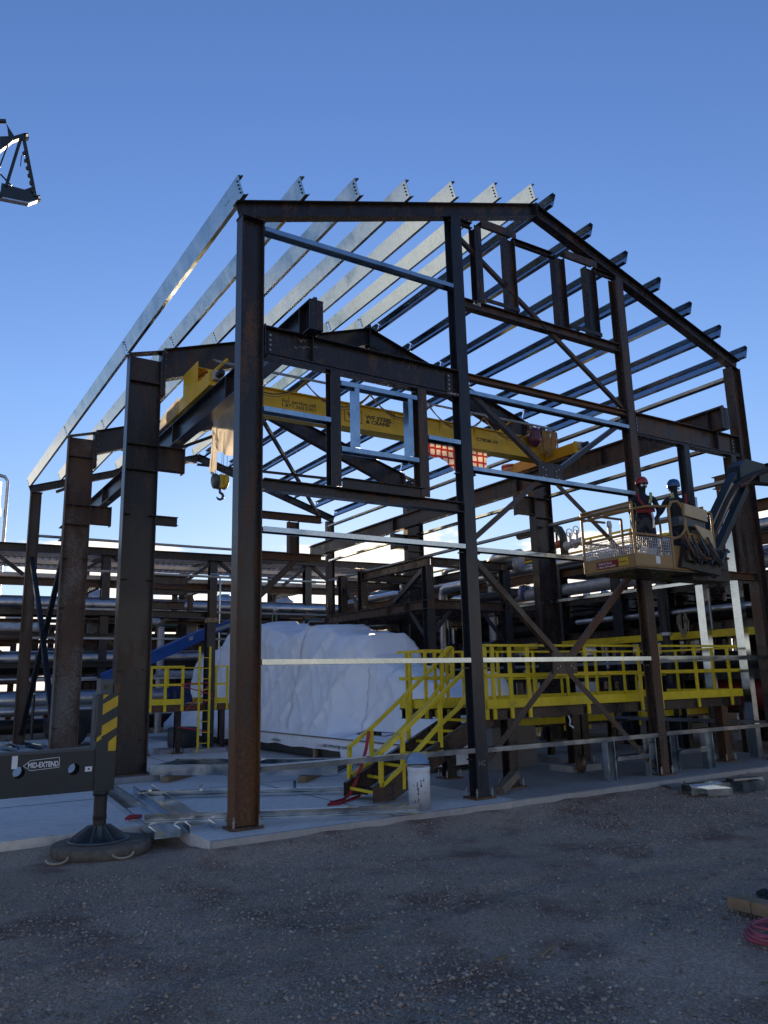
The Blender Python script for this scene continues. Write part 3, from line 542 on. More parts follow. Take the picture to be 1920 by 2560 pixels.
# plastic sheet over the hoist (its own thing), translucent against the sun
def cloth(top, bot, nu, nv, amp, seed, ny=0):
    vs = []; 
    for j in range(nv+1):
        t = j/nv
        for i in range(nu+1):
            s_ = i/nu; k = s_*(len(top)-1); a = min(int(k), len(top)-2); fr = k-a
            T = V(top[a]).lerp(V(top[a+1]), fr); k2 = s_*(len(bot)-1); a2 = min(int(k2), len(bot)-2); Bo = V(bot[a2]).lerp(V(bot[a2+1]), k2-a2)
            p = T.lerp(Bo, t); q = mnoise.noise(V((s_*9+seed, t*3, seed)))*amp + math.sin(s_*22+seed+t*2)*amp*.5*t
            p += V((mnoise.noise(V((t*4, s_*4, seed+9)))*amp*.5, q, mnoise.noise(V((s_*6, t*6, seed+3)))*amp*.3)); vs.append(p)
    fs = [(j*(nu+1)+i, j*(nu+1)+i+1, (j+1)*(nu+1)+i+1, (j+1)*(nu+1)+i) for j in range(nv) for i in range(nu)]
    return vs, fs
def A(c, x, y, yy): return at(c, x, y, 1, yy)
ps = thing('plastic_sheet', 'crumpled translucent plastic sheet glowing in the sun, draped over the crane hoist', 'plastic sheet', (hx, 4.0, 5.6))
y_ = 3.85
v1, f1 = cloth([A('f1',560,900,y_), A('f1',690,790,y_), A('f1',905,650,y_), A('f1',1150,640,y_)], [A('f1',560,1180,y_), A('f1',640,1390,y_), A('f1',900,1440,y_), A('f1',1150,1430,y_)], 26, 20, .06, 1.3)
part(MB().add(v1, f1, True), 'sheet', 'clear_sheet', ps)
v1, f1 = cloth([A('f1',550,1050,y_-.03), A('f1',640,1180,y_-.03)], [A('f1',500,1640,y_-.03), A('f1',535,1735,y_-.03), A('f1',600,1640,y_-.03)], 12, 16, .03, 5.1); part(MB().add(v1, f1, True), 'sheet', 'clear_sheet', ps)
ws = thing('plastic_wrapping', 'torn crumpled plastic wrapping bunched on the left runway beam by the hood', 'plastic sheet', (.8, 5, 5.78))
for k in range(2):
    v1, f1 = cloth([(.76+.06*k, 5.6-.9*k, 5.99), (.76+.06*k, 4.6-.5*k, 6.12-.04*k)], [(.74+.05*k, 5.6-.9*k, 5.79), (.74+.05*k, 4.6-.5*k, 5.79)], 30, 8, .05, 7.7+k); part(MB().add(v1, f1, True), 'sheet', 'clear_sheet', ws)
pt_ = thing('checked_tarp', 'red and cream checked cloth hanging under the crane girder', 'cloth', (6, 3.95, 5.6))
y_ = 3.97
v1, f1 = cloth([A('c5',362,618,y_), A('c5',570,650,y_)], [A('c5',370,725,y_), A('c5',450,740,y_), A('c5',500,770,y_), A('c5',572,840,y_)], 18, 12, .03, 2.2); part(MB().add(v1, f1, True), 'cloth_panel', 'checked_tarp', pt_)
v1, f1 = cloth([A('c5',570,655,y_), A('c5',690,685,y_), A('c5',805,705,y_)], [A('c5',572,870,y_), A('c5',690,800,y_), A('c5',805,812,y_)], 18, 12, .02, 4.2); part(MB().add(v1, f1, True), 'cloth_panel', 'checked_tarp', pt_)
rl = thing('rolled_checked_cloth', 'rolled red checked cloth tied on the right end of the crane', 'cloth', (8.5, 5.1, 6.05))
p = at('c5', 970, 812, 0, 8.45); part(MB().lathe([(.03,-.16),(.085,-.14),(.09,0),(.08,.13),(.04,.16)], p, (.3,-1,-.1), 10), 'cloth_roll', 'checked_tarp', rl)
# ------------------------------------------------------------------ access stair
ST = thing('yellow_stair', 'yellow handrailed steel stair rising to the right onto the yellow platform', 'stairs', (2.7, .8, 0))
sx0, sx1, sz0, sz1 = 1.93, 3.70, .05, .93
for y, sd_ in ((.46, 1), (1.14, -1)):
    part(MB().poly([(sx0-.06, y, .03), (sx0+.22, y, .03), (sx1, y, .80), (sx1, y, 1.0), (sx1-.06, y, 1.0), (sx0-.06, y, .19)], (0,.012,0)), 'stringer', 'steel_mid', ST)
    for a, b in (((sx0-.06,.19),(sx1-.06,1.0)), ((sx0+.22,.03),(sx1,.80))): part(MB().ext(RP(.010,.07), (a[0], y+.035*sd_+.006, a[1]), (b[0], y+.035*sd_+.006, b[1])), 'stringer_flange', 'steel_dark', ST)
for k in range(7):
    x = sx0 + .02 + k*.248; z = .135 + k*.1235
    t = part(MB().box(x, x+.20, .51, 1.10, z-.02, z-.004), 'tread', 'steel_dark', ST); part(MB().box(x-.014, x-.001, .50, 1.11, z-.030, z+.004), 'nosing', 'safety_yellow', t)
def flat(pts, y, wz, m_='safety_yellow', par=ST, name='handrail', d=.05):     # flat-sided rail through points in the XZ plane
    a = MB()
    for p, q in zip(pts[:-1], pts[1:]): a.ext(RP(wz, d), (p[0], y, p[1]), (q[0], y, q[1]))
    return part(a, name, m_, par)
def xz(c, y, *l): return [(lambda p: (p.x, p.z))(at(c, a, b, 1, y)) for a, b in l]
yf = 1.2
flat(xz('d3', yf, (235,1060),(430,892),(905,428),(1062,232),(1092,228)), yf, .04); flat(xz('d3', yf, (250,1300),(410,1175),(905,680),(1040,490),(1090,450)), yf, .04, name='mid_rail')
for a, b in (((245,1062),(245,1325)), ((1092,228),(1098,455))): flat(xz('d3', yf, a, b), yf, .042, name='rail_end')
for x, y0, y1 in ((420,905,1340), (722,640,1040), (1003,330,720)): flat(xz('d3', yf-.02, (x,y0),(x+12,y1)), yf-.03, .042, name='rail_post')
yn = .5
flat(xz('d3', yn, (490,1100),(660,940),(1150,460),(1203,392)), yn-.04, .04); flat(xz('d3', yn, (498,1372),(670,1215),(975,870),(1140,720),(1215,590)), yn-.04, .04, name='mid_rail')
flat(xz('d3', yn, (490,1100),(492,1382)), yn-.04, .042, name='rail_end')
for x, y0, y1 in ((675,940,1400), (985,640,1055)): flat(xz('d3', yn, (x,y0),(x+8,y1)), yn-.02, .042, name='rail_post')
# ------------------------------------------------------------------ yellow platform behind the middle bay
PL = thing('yellow_platform', 'long steel platform with yellow guardrails and toe boards behind the middle bay', 'platform', (6.2, 1.1, 0))
beam_x(3.55, 8.95, .45, .86, .985, .06, 'steel_dark', 'edge_beam', PL); beam_x(3.25, 8.95, 1.9, .86, .985, .06, 'steel_dark', 'edge_beam', PL); beam_y(.49, 1.86, 8.9, .87, .98, .06, 'steel_dark', 'edge_beam', PL); beam_y(1.25, 1.86, 3.3, .87, .98, .06, 'steel_dark', 'edge_beam', PL)
part(MB().box(3.74, 8.93, .46, 1.92, .988, 1.004), 'deck', 'steel_dark', PL); part(MB().box(3.22, 3.735, 1.24, 1.92, .988, 1.004), 'deck', 'steel_dark', PL)
for x, y in ((4.0, .52), (8.5, .52), (5.96, 1.3), (6.72, 1.85), (4.0, 1.85), (8.5, 1.85)):
    c = part(MB().ext(WP(.15,.15), (x, y, .03), (x, y, .858), (0,1,0)), 'post', 'steel_rust' if x > 8 else 'steel_dark', PL); base_plate(c, x, y, .15, .13)
def rail_run(par, pts, posts, z0, zt, m_='safety_yellow', side=-1, toe=True, w=.055):
    (xa, ya), (xb, yb_) = pts; d = V((xb-xa, yb_-ya, 0)).normalized(); n_ = V((d.y, -d.x, 0))*-side
    P0, P1 = V((xa, ya, 0)), V((xb, yb_, 0))
    def bar(z, h, t_, off, name): part(MB().obox((P0+P1)/2 + V((0,0,z)) + n_*off, d*((P1-P0).length/2), n_*(t_/2), V((0,0,h/2))), name, m_, par)
    bar(zt-.015, .03, .05, 0, 'top_rail'); bar((z0+zt)/2+.01, .045, .010, .012, 'mid_rail')
    if toe: bar(z0+.062, .115, .010, .022, 'toe_board')
    for s_ in posts:
        q = P0 + (P1-P0)*s_; pp = part(MB().obox(q + V((0,0,(z0-.13+zt-.03)/2)) + n_*-.012, d*(w/2), n_*.012, V((0,0,(zt-.03-z0+.13)/2))), 'rail_post', m_, par)
        if z0 > .9: stuff(part(MB().bolts([q + V((0,0,z0-.10)) + n_*-.026, q + V((0,0,z0-.055)) + n_*-.026], -n_, .010, .008), 'bolts', 'black_paint', pp))
fx = [at('d4', x, 700, 1, .40).x for x in (75, 118, 215, 315, 640, 940, 1050, 1255, 1440)]
rail_run(PL, ((fx[0]-.02, .40), (6.50, .40)), [(x-fx[0]+.02)/(6.50-fx[0]+.02) for x in fx[:6]], 1.0, 1.82)
rail_run(PL, ((6.90, .40), (8.93, .40)), [(x-6.9)/(8.93-6.9) for x in fx[6:]], 1.0, 1.82)
rail_run(PL, ((3.25, 1.93), (8.93, 1.93)), [.02,.13,.2,.32,.45,.58,.7,.82,.97], 1.0, 1.80, side=1, w=.045)
rail_run(PL, ((3.20, 1.27), (3.68, 1.27)), [.08,.42,.85], 1.0, 1.79, w=.045); rail_run(PL, ((3.22, 1.30), (3.22, 1.92)), [.5], 1.0, 1.79, w=.045); rail_run(PL, ((8.95, .45), (8.95, 1.9)), [.3,.8], 1.0, 1.80, w=.045)
MBt = MB().tube([(4.95,.37,.86),(4.97,.36,.80),(4.96,.37,.74),(5.03,.37,.70)], .012, 5); tag(MBt.build('rag_strip', 'white_plastic'), 'thin white strip of plastic hanging under the platform edge beam', 'plastic strip')
# second lower yellow guardrail farther back on the right
P2 = thing('back_platform', 'yellow guardrailed walkway farther back, seen through the front railing', 'platform', (8, 3.2, 0))
part(MB().box(5.6, 13, 3.0, 3.7, .52, .56), 'deck', 'steel_dark', P2)
for x in np.arange(5.8, 13, 1.6): part(MB().ext(WP(.1,.1), (x, 3.3, .005), (x, 3.3, .518), (0,1,0)), 'post', 'steel_dark', P2)
rail_run(P2, ((5.6, 3.0), (8.75, 3.0)), [0,.2,.4,.6,.8,1], .56, 1.38, w=.045); rail_run(P2, ((9.5, 3.0), (13, 3.0)), [0,.2,.4,.6,.8,1], .56, 1.38, w=.045)
# ------------------------------------------------------------------ wrapped equipment on its skid
EQ = thing('wrapped_equipment', 'huge machine package shrink-wrapped in white sheeting on a dark skid', 'wrapped machine', (5, 7, 0))
part(MB().ext(WP(.30,.22,.02,.016), (4.10, 2.55, .16), (4.10, 14.5, .16)), 'skid_beam', 'skid_steel', EQ); part(MB().ext(WP(.30,.22,.02,.016), (6.2, 2.55, .16), (6.2, 14.5, .16)), 'skid_beam', 'skid_steel', EQ)
for y in (2.66, 4.6, 6.6, 8.6, 10.6, 12.6): part(MB().ext(WP(.26,.16,.02,.016), (4.21, y, .15), (6.09, y, .15)), 'cross_beam', 'skid_steel', EQ)
st_ = [(2.55,.72,.6),(2.85,1.12,.6),(3.25,1.36,.5),(3.85,1.50,.5),(4.4,1.62,.5),(5.02,1.88,.5),(5.12,2.26,.5),(5.3,2.30,.4),(6.25,2.34,.4),(6.45,2.48,.4),(7.1,2.56,.4),(7.6,2.50,.4),(8.25,2.44,.4),(8.9,2.58,.4),(9.9,2.78,.3),(10.5,2.70,.3),(11.9,2.72,.3),(12.1,2.42,.3),(13,2.22,.3),(14,2.28,.3),(14.4,1.6,.4),(14.6,.9,.5)]
def tarp_top(y):
    for (a, za, ia), (b, zb, ib) in zip(st_[:-1], st_[1:]):
        if a <= y <= b: t = (y-a)/(b-a); return za+(zb-za)*t, ia+(ib-ia)*t
    return st_[-1][1:]
vs = []; ys = sorted(set(list(np.linspace(2.5, 14.62, 300)) + [5.02,5.07,5.12])); nc = 96
for y in ys:
    zt, ins = tarp_top(min(max(y, 2.55), 14.6)); zt = zt
    ledge = max(0, min(1, (5.6-y)/.5))
    fl_ = .22*max(0, min(1, (y-8.5)/3)); pr = [(3.97-fl_,.13),(3.955-fl_,.36),(3.975-fl_,.41),(4.02+.42*ledge-fl_*.9,.46+.03*ledge),(4.12+.40*ledge,.75),(4.30+.3*ledge,zt*.62),(4.44+.22*ledge,zt*.86),(4.62+.18*ledge,zt*.97),(4.95,zt*.99),(5.45,zt),(5.7,zt*.93),(5.98,zt*.7),(6.2,zt*.5),(6.28,.4),(6.27,.14)]
    ln = [0]
    for p, q in zip(pr[:-1], pr[1:]): ln.append(ln[-1]+math.hypot(q[0]-p[0], q[1]-p[1]))
    for i in range(nc):
        s_ = ln[-1]*i/(nc-1); k = max(0, min(len(pr)-2, sum(1 for l in ln if l <= s_)-1)); f = (s_-ln[k])/max(1e-6, ln[k+1]-ln[k])
        x, z = pr[k][0]+(pr[k+1][0]-pr[k][0])*f, pr[k][1]+(pr[k+1][1]-pr[k][1])*f
        a = .026*min(1, max(0, (z-.42)*3)); q = mnoise.noise(V((y*1.1, z*.9, 4))); r_ = abs(mnoise.noise(V((y*2.3+z*1.4, z*.8, 8))))
        x += -q*a*1.5 - r_*a + mnoise.noise(V((y*4, z*2, 2)))*.012; zz = z + mnoise.noise(V((y*.9, x*1.3, 6)))*a*1.6 + mnoise.noise(V((y*3, x*3, 6)))*a*.3
        def rdg(u, v, s_): return (1-min(1, abs(mnoise.noise(V((u, v, s_))))*2.4))**4
        cr_ = rdg(y*.9+z*.8, z*.25, 11)*.10 + rdg(y*2.2-z*1.5, z*.5, 17)*.06 + rdg(y*.6, z*1.3+y*.5, 23)*.05 + rdg(y*4.4+z*2.6, z*.8, 29)*.025
        x += (-.55 if x < 5.2 else .55)*cr_*min(1, max(0, (z-.42)*4)); zz += cr_*.55*min(1, max(0, (z-1.2)*2))
        if z < .2: zz += .05*mnoise.noise(V((y*1.5, 0, 0))) + (.05 if y > 5 else -.06)
        vs.append((x, y, zz))
fs = [(j*nc+i, j*nc+i+1, (j+1)*nc+i+1, (j+1)*nc+i) for j in range(len(ys)-1) for i in range(nc-1)]
n0 = len(vs); fs += [tuple(range(nc))[::-1], tuple(range(n0-nc, n0))]
part(MB().add(vs, fs, True), 'shrink_wrap', 'white_wrap', EQ)
wrap_ = [o for o in bpy.data.objects if o.name.startswith('shrink_wrap')][0]
for j in (62, 121, 187, 236):
    rb = MB(); row = [V(vs[j*nc+i]) for i in range(6, 62)]; row2 = [V(vs[(j+1)*nc+i])+V((0,.035,0)) for i in range(6, 62)]
    rb.add([p+V((-.007,0,.007)) for p in row]+[p+V((-.007,0,.007)) for p in row2], [(i, i+1, 56+i+1, 56+i) for i in range(55)], True); part(rb, 'seam_tape', 'white_plastic', wrap_)
part(MB().ext(RP(.022,.02), (3.935, 2.5, .40), (3.935, 14.5, .40)), 'batten', 'wood_weathered', EQ)
hx_, hy_ = 4.12, 4.0
for (a, b) in (((4.02,3.55,.505),(4.02,4.5,.50)), ((4.3,3.55,.53),(4.3,4.5,.53)), ((4.02,3.55,.51),(4.3,3.55,.535)), ((4.02,4.5,.505),(4.3,4.5,.535))): part(MB().ext(RP(.014,.018), a, b), 'frame_strip', 'wood_weathered', EQ)
part(MB().lathe([(.05,0),(.05,.05),(.03,.07)], (4.08, 4.3, .495), (0,0,1), 10), 'lifting_lug', 'black_paint', EQ); part(MB().box(4.05,4.12,3.85,3.9,.50,.56), 'lifting_lug', 'black_paint', EQ); part(MB().box(4.05,4.12,3.98,4.03,.50,.56), 'lifting_lug', 'black_paint', EQ)
def side_text(body, y0, y1, z, cap):        # lettering on the skirt that faces -X, read from far to near
    text_mesh('lettering', body, cap/.7, (3.948, y1, z), y1-y0, 'letter_black', EQ, .001, rot=(R(90),0,R(-90)))
side_text('USE SPREADER BAR', 4.72, 5.6, .235, .05); side_text('EMPTY', 3.55, 3.95, .235, .06)
part(MB().box(3.985, 4.05, 6.0, 6.09, .005, .30), 'wood_block', 'timber', EQ)
# a small wrapped lump by the platform
v_ = MB(); v_.lathe([(.30,0),(.31,.2),(.26,.36),(.18,.46),(.05,.52)], (5.35, 2.45, .98), (0,0,1), 14); o = tag(v_.build('wrapped_valve', 'white_wrap'), 'small white wrapped lump behind the platform railing beside the column', 'wrapped part')
part(MB().ext(WP(.2,.2), (5.35,2.45,.005),(5.35,2.45,.978),(0,1,0)), 'pedestal', 'steel_dark', o)
MB().box(5.0,5.9,2.06,2.9,.006,.62).build('wrapped_crate', 'far_grey'); tag(bpy.data.objects['wrapped_crate'], 'dim grey wrapped crate under the platform deck', 'crate')
# ------------------------------------------------------------------ red strap tied to the stair rail
rs = [at('d3', x, y, 1, 1.1) for x, y in ((405,925),(385,1060),(350,1190),(300,1330),(250,1440),(222,1475))]
q0 = rs[-1]; q0.z = .03
rs += [V((q0.x-.10, q0.y-.08, .012)), V((q0.x-.34, q0.y-.2, .012)), V((q0.x-.42, q0.y-.32, .012)), V((q0.x-.30, q0.y-.34, .014)), V((q0.x-.05, q0.y-.16, .016)), V((q0.x+.2, q0.y+.02, .02))]
S_ = MB()
for p, q in zip(rs[:-1], rs[1:]):
    d = (q-p).normalized(); u = d.cross(V((.5,.8,.2))).normalized(); S_.obox((p+q)/2, d*((q-p).length/2+.004), u*.020, d.cross(u)*.003)
tag(S_.build('red_strap', 'red_strap'), 'red webbing strap tied to the stair rail and trailing on the slab', 'strap')
def evalmesh(o, name, m_, par):
    bpy.context.view_layer.update(); dg = bpy.context.evaluated_depsgraph_get(); me = bpy.data.meshes.new_from_object(o.evaluated_get(dg)); bpy.data.objects.remove(o)
    me.materials.clear(); me.materials.append(M[m_]); q = bpy.data.objects.new(name, me); col.objects.link(q)
    if par is not None: attach(q, par)
    return q
def cut(mb, cutters, name, m_, par):
    o = mb.build('tmp', m_); ks = []
    for c in cutters:
        k = c.build('cut', m_); md = o.modifiers.new('b', 'BOOLEAN'); md.object = k; md.operation = 'DIFFERENCE'; md.solver = 'EXACT'; ks.append(k)
    q = evalmesh(o, name, m_, par)
    for k in ks: bpy.data.objects.remove(k)
    return q
# ------------------------------------------------------------------ crane outrigger with jack, float and pad
jx, jy = -1.135, .50; OF = .40
OU = thing('crane_outrigger', 'dark blue-grey crane outrigger beam marked MID-EXTEND with hazard-striped jack', 'outrigger', (jx, jy, -.02))
bm_ = MB().box(-7.2, -1.235, OF, OF+.22, .455, .835)
inner = MB().box(-7.19, -1.24, OF+.012, OF+.208, .467, .823)
h1, h2 = at('c8', 130, 780, 1, OF), at('c8', 512, 755, 1, OF)
cut(bm_, [inner, MB().lathe([(.052,-.2),(.052,.6)], (h1.x, OF, h1.z), (0,1,0), 24), MB().lathe([(.052,-.2),(.052,.6)], (h2.x, OF, h2.z), (0,1,0), 24)], 'outrigger_beam', 'teal_paint', OU)
ob = [c for c in bpy.data.objects if c.parent is OU][0]
part(MB().box(-7.2, -1.24, OF-.008, OF-.001, .815, .84), 'beam_lip', 'teal_light', ob); part(MB().box(-7.2, -1.24, OF-.006, OF-.001, .448, .462), 'beam_lip', 'teal_paint', ob)
a, b = at('c8', 160, 740, 1, OF), at('c8', 410, 700, 1, OF); zt, zb = a.z+.052, a.z-.036; x0, x1 = a.x, b.x
dec = MB(); n_ = .004
pts = [(x0, (zt+zb)/2), (x0+.06, zt), (x1, zt+.012), (x1, zb+.012), (x0+.06, zb)]
for p, q in zip(pts, pts[1:]+pts[:1]): dec.ext(RP(.004,.004), (p[0], OF-.003, p[1]), (q[0], OF-.003, q[1]))
stuff(part(dec, 'arrow_outline', 'letter_white', ob)); tx = at('c8', 192, 748, 1, OF)
text_mesh('lettering', 'MID-EXTEND', .046/.7, (tx.x, OF-.003, tx.z), at('c8', 402, 748, 1, OF).x-tx.x, 'letter_white', ob, .001, bold=.0015)
def sticker(c, xa, ya, xb, yb, y, m_, par, name='sticker'):
    p, q = at(c, xa, ya, 1, y), at(c, xb, yb, 1, y); return part(MB().box(min(p.x,q.x), max(p.x,q.x), y-.004, y-.001, min(p.z,q.z), max(p.z,q.z)), name, m_, par)
sticker('c8', 84, 665, 118, 752, OF, 'letter_white', ob); sticker('c8', 588, 738, 634, 768, OF, 'letter_white', ob); s_ = at('c8', 612, 753, 1, OF); part(MB().lathe([(.009,0),(.009,.002)], (s_.x, OF-.004, s_.z), (0,-1,0), 12), 'sticker_mark', 'black_paint', ob)
jb = part(MB().box(jx-.10, jx+.085, OF-.015, OF+.235, .44, 1.33), 'jack_housing', 'teal_paint', OU)
part(MB().lathe([(.066,0),(.074,.01),(.074,.05),(.066,.06)], (jx-.005, OF+.11, .385), (0,0,1), 24), 'collar', 'teal_paint', jb)
zz = 1.30; k = 0
for z in (1.18, .98, .78):
    part(MB().poly([(jx-.055, OF-.019, z-.045), (jx+.084, OF-.019, z+.035), (jx+.084, OF-.019, z+.135), (jx-.055, OF-.019, z+.055)] if z > .8 else [(jx+.012, OF-.019, .80), (jx+.084, OF-.019, .80), (jx+.084, OF-.019, .94), (jx+.012, OF-.019, .885)], (0,.003,0)), 'hazard_stripe', 'hazard_yellow', jb)
part(MB().poly([(jx-.055, OF-.019, 1.28), (jx-.055, OF-.019, 1.325), (jx-.0, OF-.019, 1.325)], (0,.003,0)), 'hazard_stripe', 'hazard_yellow', jb)
part(MB().poly([(jx-.098, OF-.019, .885), (jx-.055, OF-.019, .915), (jx-.055, OF-.019, .955), (jx-.098, OF-.019, .925)], (0,.003,0)), 'hazard_stripe', 'hazard_yellow', jb)
part(MB().box(jx-.075, jx+.04, OF+.02, OF+.2, 1.332, 1.47), 'jack_cap', 'teal_light', OU); part(MB().lathe([(.022,0),(.022,.018)], (jx-.02, OF+.02, 1.40), (0,-1,0), 6, False), 'cap_bolt', 'steel_rust', OU); part(MB().box(jx+.045, jx+.10, OF+.0, OF+.09, 1.335, 1.42), 'lock_block', 'steel_rust', OU)
for dx, z0, z1 in ((-.125, .93, 1.30), (-.112, .90, 1.02)): part(MB().tube([(jx+dx, OF, z0), (jx+dx, OF-.01, z1), (jx+dx+.03, OF-.005, z1+.03)], .010, 7), 'hydraulic_pipe', 'teal_light', OU)
part(MB().lathe([(.060,0),(.060,.38)], (jx-.005, OF+.11, .05), (0,0,1), 28), 'jack_cylinder', 'pipe_black', OU)
fl = part(MB().lathe([(.27,0),(.278,.008),(.275,.022),(.262,.024),(.255,.014),(.10,.03),(.075,.05),(.07,.14)], (jx-.005, OF+.11, -.018), (0,0,1), 36), 'float_dish', 'teal_light', OU)
part(MB().lathe([(.056,0),(.062,.02),(.05,.06),(.064,.075),(.064,.11)], (jx-.005, OF+.11, .10), (0,0,1), 20), 'ball_joint', 'steel_mid', OU)
for k in range(8):
    t = k*math.pi/4+.3; d = V((math.cos(t), math.sin(t), 0)); c = V((jx-.005, OF+.11, 0)); part(MB().poly([c+d*.06+V((0,0,.125)), c+d*.11+V((0,0,.12)), c+d*.25+V((0,0,.022)), c+d*.25+V((0,0,.0)), c+d*.06+V((0,0,.0))], d.cross(V((0,0,1)))*.010), 'rib', 'teal_light', fl)
pd = MB().lathe([(.43,0),(.445,.01),(.45,.085),(.44,.098),(.05,.102)], (jx+.02, jy-.02, -.12), (0,0,1), 40).build('outrigger_pad', 'pad'); tag(pd, 'round dark outrigger pad with rope handles lying on the gravel', 'outrigger pad')
for cx, cz, rx in ((jx-.43, -.07, .10), (jx+.10, -.065, .10)):
    yy = jy-.02-.30 if cx < jx-.2 else jy-.02-.455
    part(MB().tube([(cx-rx*math.cos(t)*.9, yy-.04*math.sin(t)*.9, cz-.035*math.sin(t)) for t in np.linspace(0, math.pi, 12)], .011, 7), 'rope_handle', 'rope_tan', pd)
# ------------------------------------------------------------------ steel drum with its lid up
pb = at('o', 1067, 2028, 2, .0); dx_, dy_ = pb.x, -.13
DR = thing('white_drum', 'tall white drum with scribbled marks and shiny lid propped open on the slab edge', 'drum', (dx_, dy_, 0))
k = (dx_-CAM.x)/(pb.x-CAM.x); rr = .122
part(MB().lathe([(rr*.93,.004),(rr*.95,.0),(rr,.30),(rr*1.03,.345),(rr,.35),(rr*1.0,.40),(rr*1.05,.42),(rr*1.05,.452),(rr*.99,.455),(rr*.97,.43)], (dx_, dy_, 0), (0,0,1), 36), 'drum_body', 'white_plastic', DR)
lid = MB(); lc = V((dx_, dy_+.02, .456)); un, nv_ = V((.84,-.53,0)).normalized(), V((.34,.54,1)).normalized(); prof = []
for i in range(25):
    t = math.pi*i/24; prof.append((math.cos(t), math.sin(t)))
lid.poly([lc + un*(rr*.93*c) + nv_*(.02+rr*1.05*s) for c, s in prof], un.cross(nv_)*.004); part(lid, 'lid', 'cladding', DR)
part(MB().tube([lc + un*(rr*1.0*c) + nv_*(.02+rr*1.12*s) for c, s in prof], .008, 6), 'lid_rim', 'galvanized', DR)
lug = MB()
for c, s in prof[2:-1:2]: lug.obox(lc + un*(rr*1.07*c) + nv_*(.02+rr*1.17*s), un*.006, nv_*.006, un.cross(nv_)*.005)
stuff(part(lug, 'lid_lugs', 'galvanized_dull', DR))
part(MB().lathe([(rr*.97,0),(rr*.97,.004)], (dx_, dy_, .432), (0,0,1), 30), 'mouth_disc', 'black_paint', DR)  # black disc across the drum mouth
mk = MB(); random.seed(11)
view = V((CAM.x-dx_, CAM.y-dy_, 0)).normalized(); sidev = V((view.y*-1, view.x, 0))
for (u_, z0, z1) in ((-.05,.31,.35),(-.02,.255,.33),(.01,.17,.24),(.012,.10,.14),(-.06,.19,.20),(.02,.22,.30),(.06,.26,.275),(.045,.09,.12),(.0,.05,.07)):
    y = 0
    for z in np.arange(z0, z1, .011):
        a_ = math.asin(max(-1, min(1, u_/rr))) + random.uniform(-.03, .03); d = (view*math.cos(a_) + sidev*math.sin(-a_)); c = V((dx_, dy_, z)) + d*(rr*(.95+.05*z/.3)+.001); mk.obox(c, d.cross(V((0,0,1)))*random.uniform(.003,.008), d*.0012, V((0,0,random.uniform(.002,.006))))
stuff(part(mk, 'scribbles', 'letter_black', DR))
# ------------------------------------------------------------------ loose galvanized channels on the slab and the yard
def channel(name, label, p, q, h, b, up=(0,0,1), m_='galvanized', s=1, prof=None, cat='steel channel', group=None):
    return tag(MB().ext(prof or CP(h, b, .006, .02, s), p, q, up).build(name, m_), label, cat, group)
def zp(c, x, y, z=0.03): return at(c, x, y, 2, z)
fl_up = [(-.125,0),(.125,0),(.125,.07),(.11,.07),(.11,.065),(.12,.065),(.12,.006),(-.12,.006),(-.12,.065),(-.11,.065),(-.11,.07),(-.125,.07)]
p0, p1 = zp('c8', 1160, 1240, -.035), zp('c8', 700, 880, .012); channel('loose_purlin', 'galvanized channel lying open side up, poking over the slab edge nearest the outrigger', p0+V((0,0,.012)), p1, 0, 0, prof=fl_up, m_='galvanized_bright', cat='purlin')
p0, p1 = zp('c8', 1400, 1200, -.02), zp('c8', 985, 905, .012); channel('loose_purlin', 'galvanized channel lying open side up between the outermost one and the corner column', p0+V((0,0,.012)), p1, 0, 0, prof=fl_up, m_='galvanized_bright', cat='purlin')
a, b = zp('c8', 1000, 1100, .10), zp('d3', 815, 1560, .06); channel('loose_girt', 'long galvanized girt lying across the purlin ends behind the corner column', a, b, .085, .07, m_='galvanized_bright', s=1, cat='girt')
a, b = zp('c8', 960, 930, .05), zp('d2', 1420, 1262, .05); channel('loose_girt', 'long galvanized girt lying on the slab ahead of the channel frame', a, b, .07, .07, m_='galvanized_bright', s=1, cat='girt')
for x, y in ((1390, 895), ):
    q = zp('c8', x, y, .09); MBq = MB().box(q.x-.02, q.x+.02, q.y, q.y+.008, .03, .15); tag(MBq.build('clip_angle', 'galvanized'), 'small upright clip standing on the loose girt left of the corner column', 'clip')
q = zp('d2', 955, 1240, .09); tag(MB().box(q.x-.02, q.x+.02, q.y, q.y+.008, .03, .15).build('clip_angle', 'galvanized'), 'small upright clip standing on the loose girt right of the corner column', 'clip')
FRm = thing('channel_frame', 'galvanized channel frame lying on blocks on the slab behind the first purlins', 'steel frame', (1.2, 4.2, 0))
a, b = zp('c8', 1032, 800, .09), zp('d2', 525, 1175, .09)
if b.x < a.x: a, b = b, a
dv = (b-a).normalized(); b2 = a + dv*2.9; pv = V((-dv.y, dv.x, 0))
part(MB().ext(CP(.15,.07,.006,.02,-1), a+V((0,0,.08)), b2+V((0,0,.08))), 'side_channel', 'galvanized', FRm); part(MB().ext(CP(.15,.07,.006,.02,1), a+pv*.9+V((0,0,.08)), b2+pv*.9+V((0,0,.08))), 'side_channel', 'galvanized', FRm)
for t in (.03, 1.45, 2.85): part(MB().ext(CP(.13,.06,.006,.02,1), a+dv*t+pv*.01+V((0,0,.08)), a+dv*t+pv*.89+V((0,0,.08))), 'cross_channel', 'galvanized', FRm)
for t in (.3, 2.4): part(MB().obox(a+dv*t+pv*.45+V((0,0,-.045)), dv*.06, pv*.55, V((0,0,.042))), 'support_block', 'timber', FRm)
gl = MB(); gq = zp('c8', 915, 1095, .03)
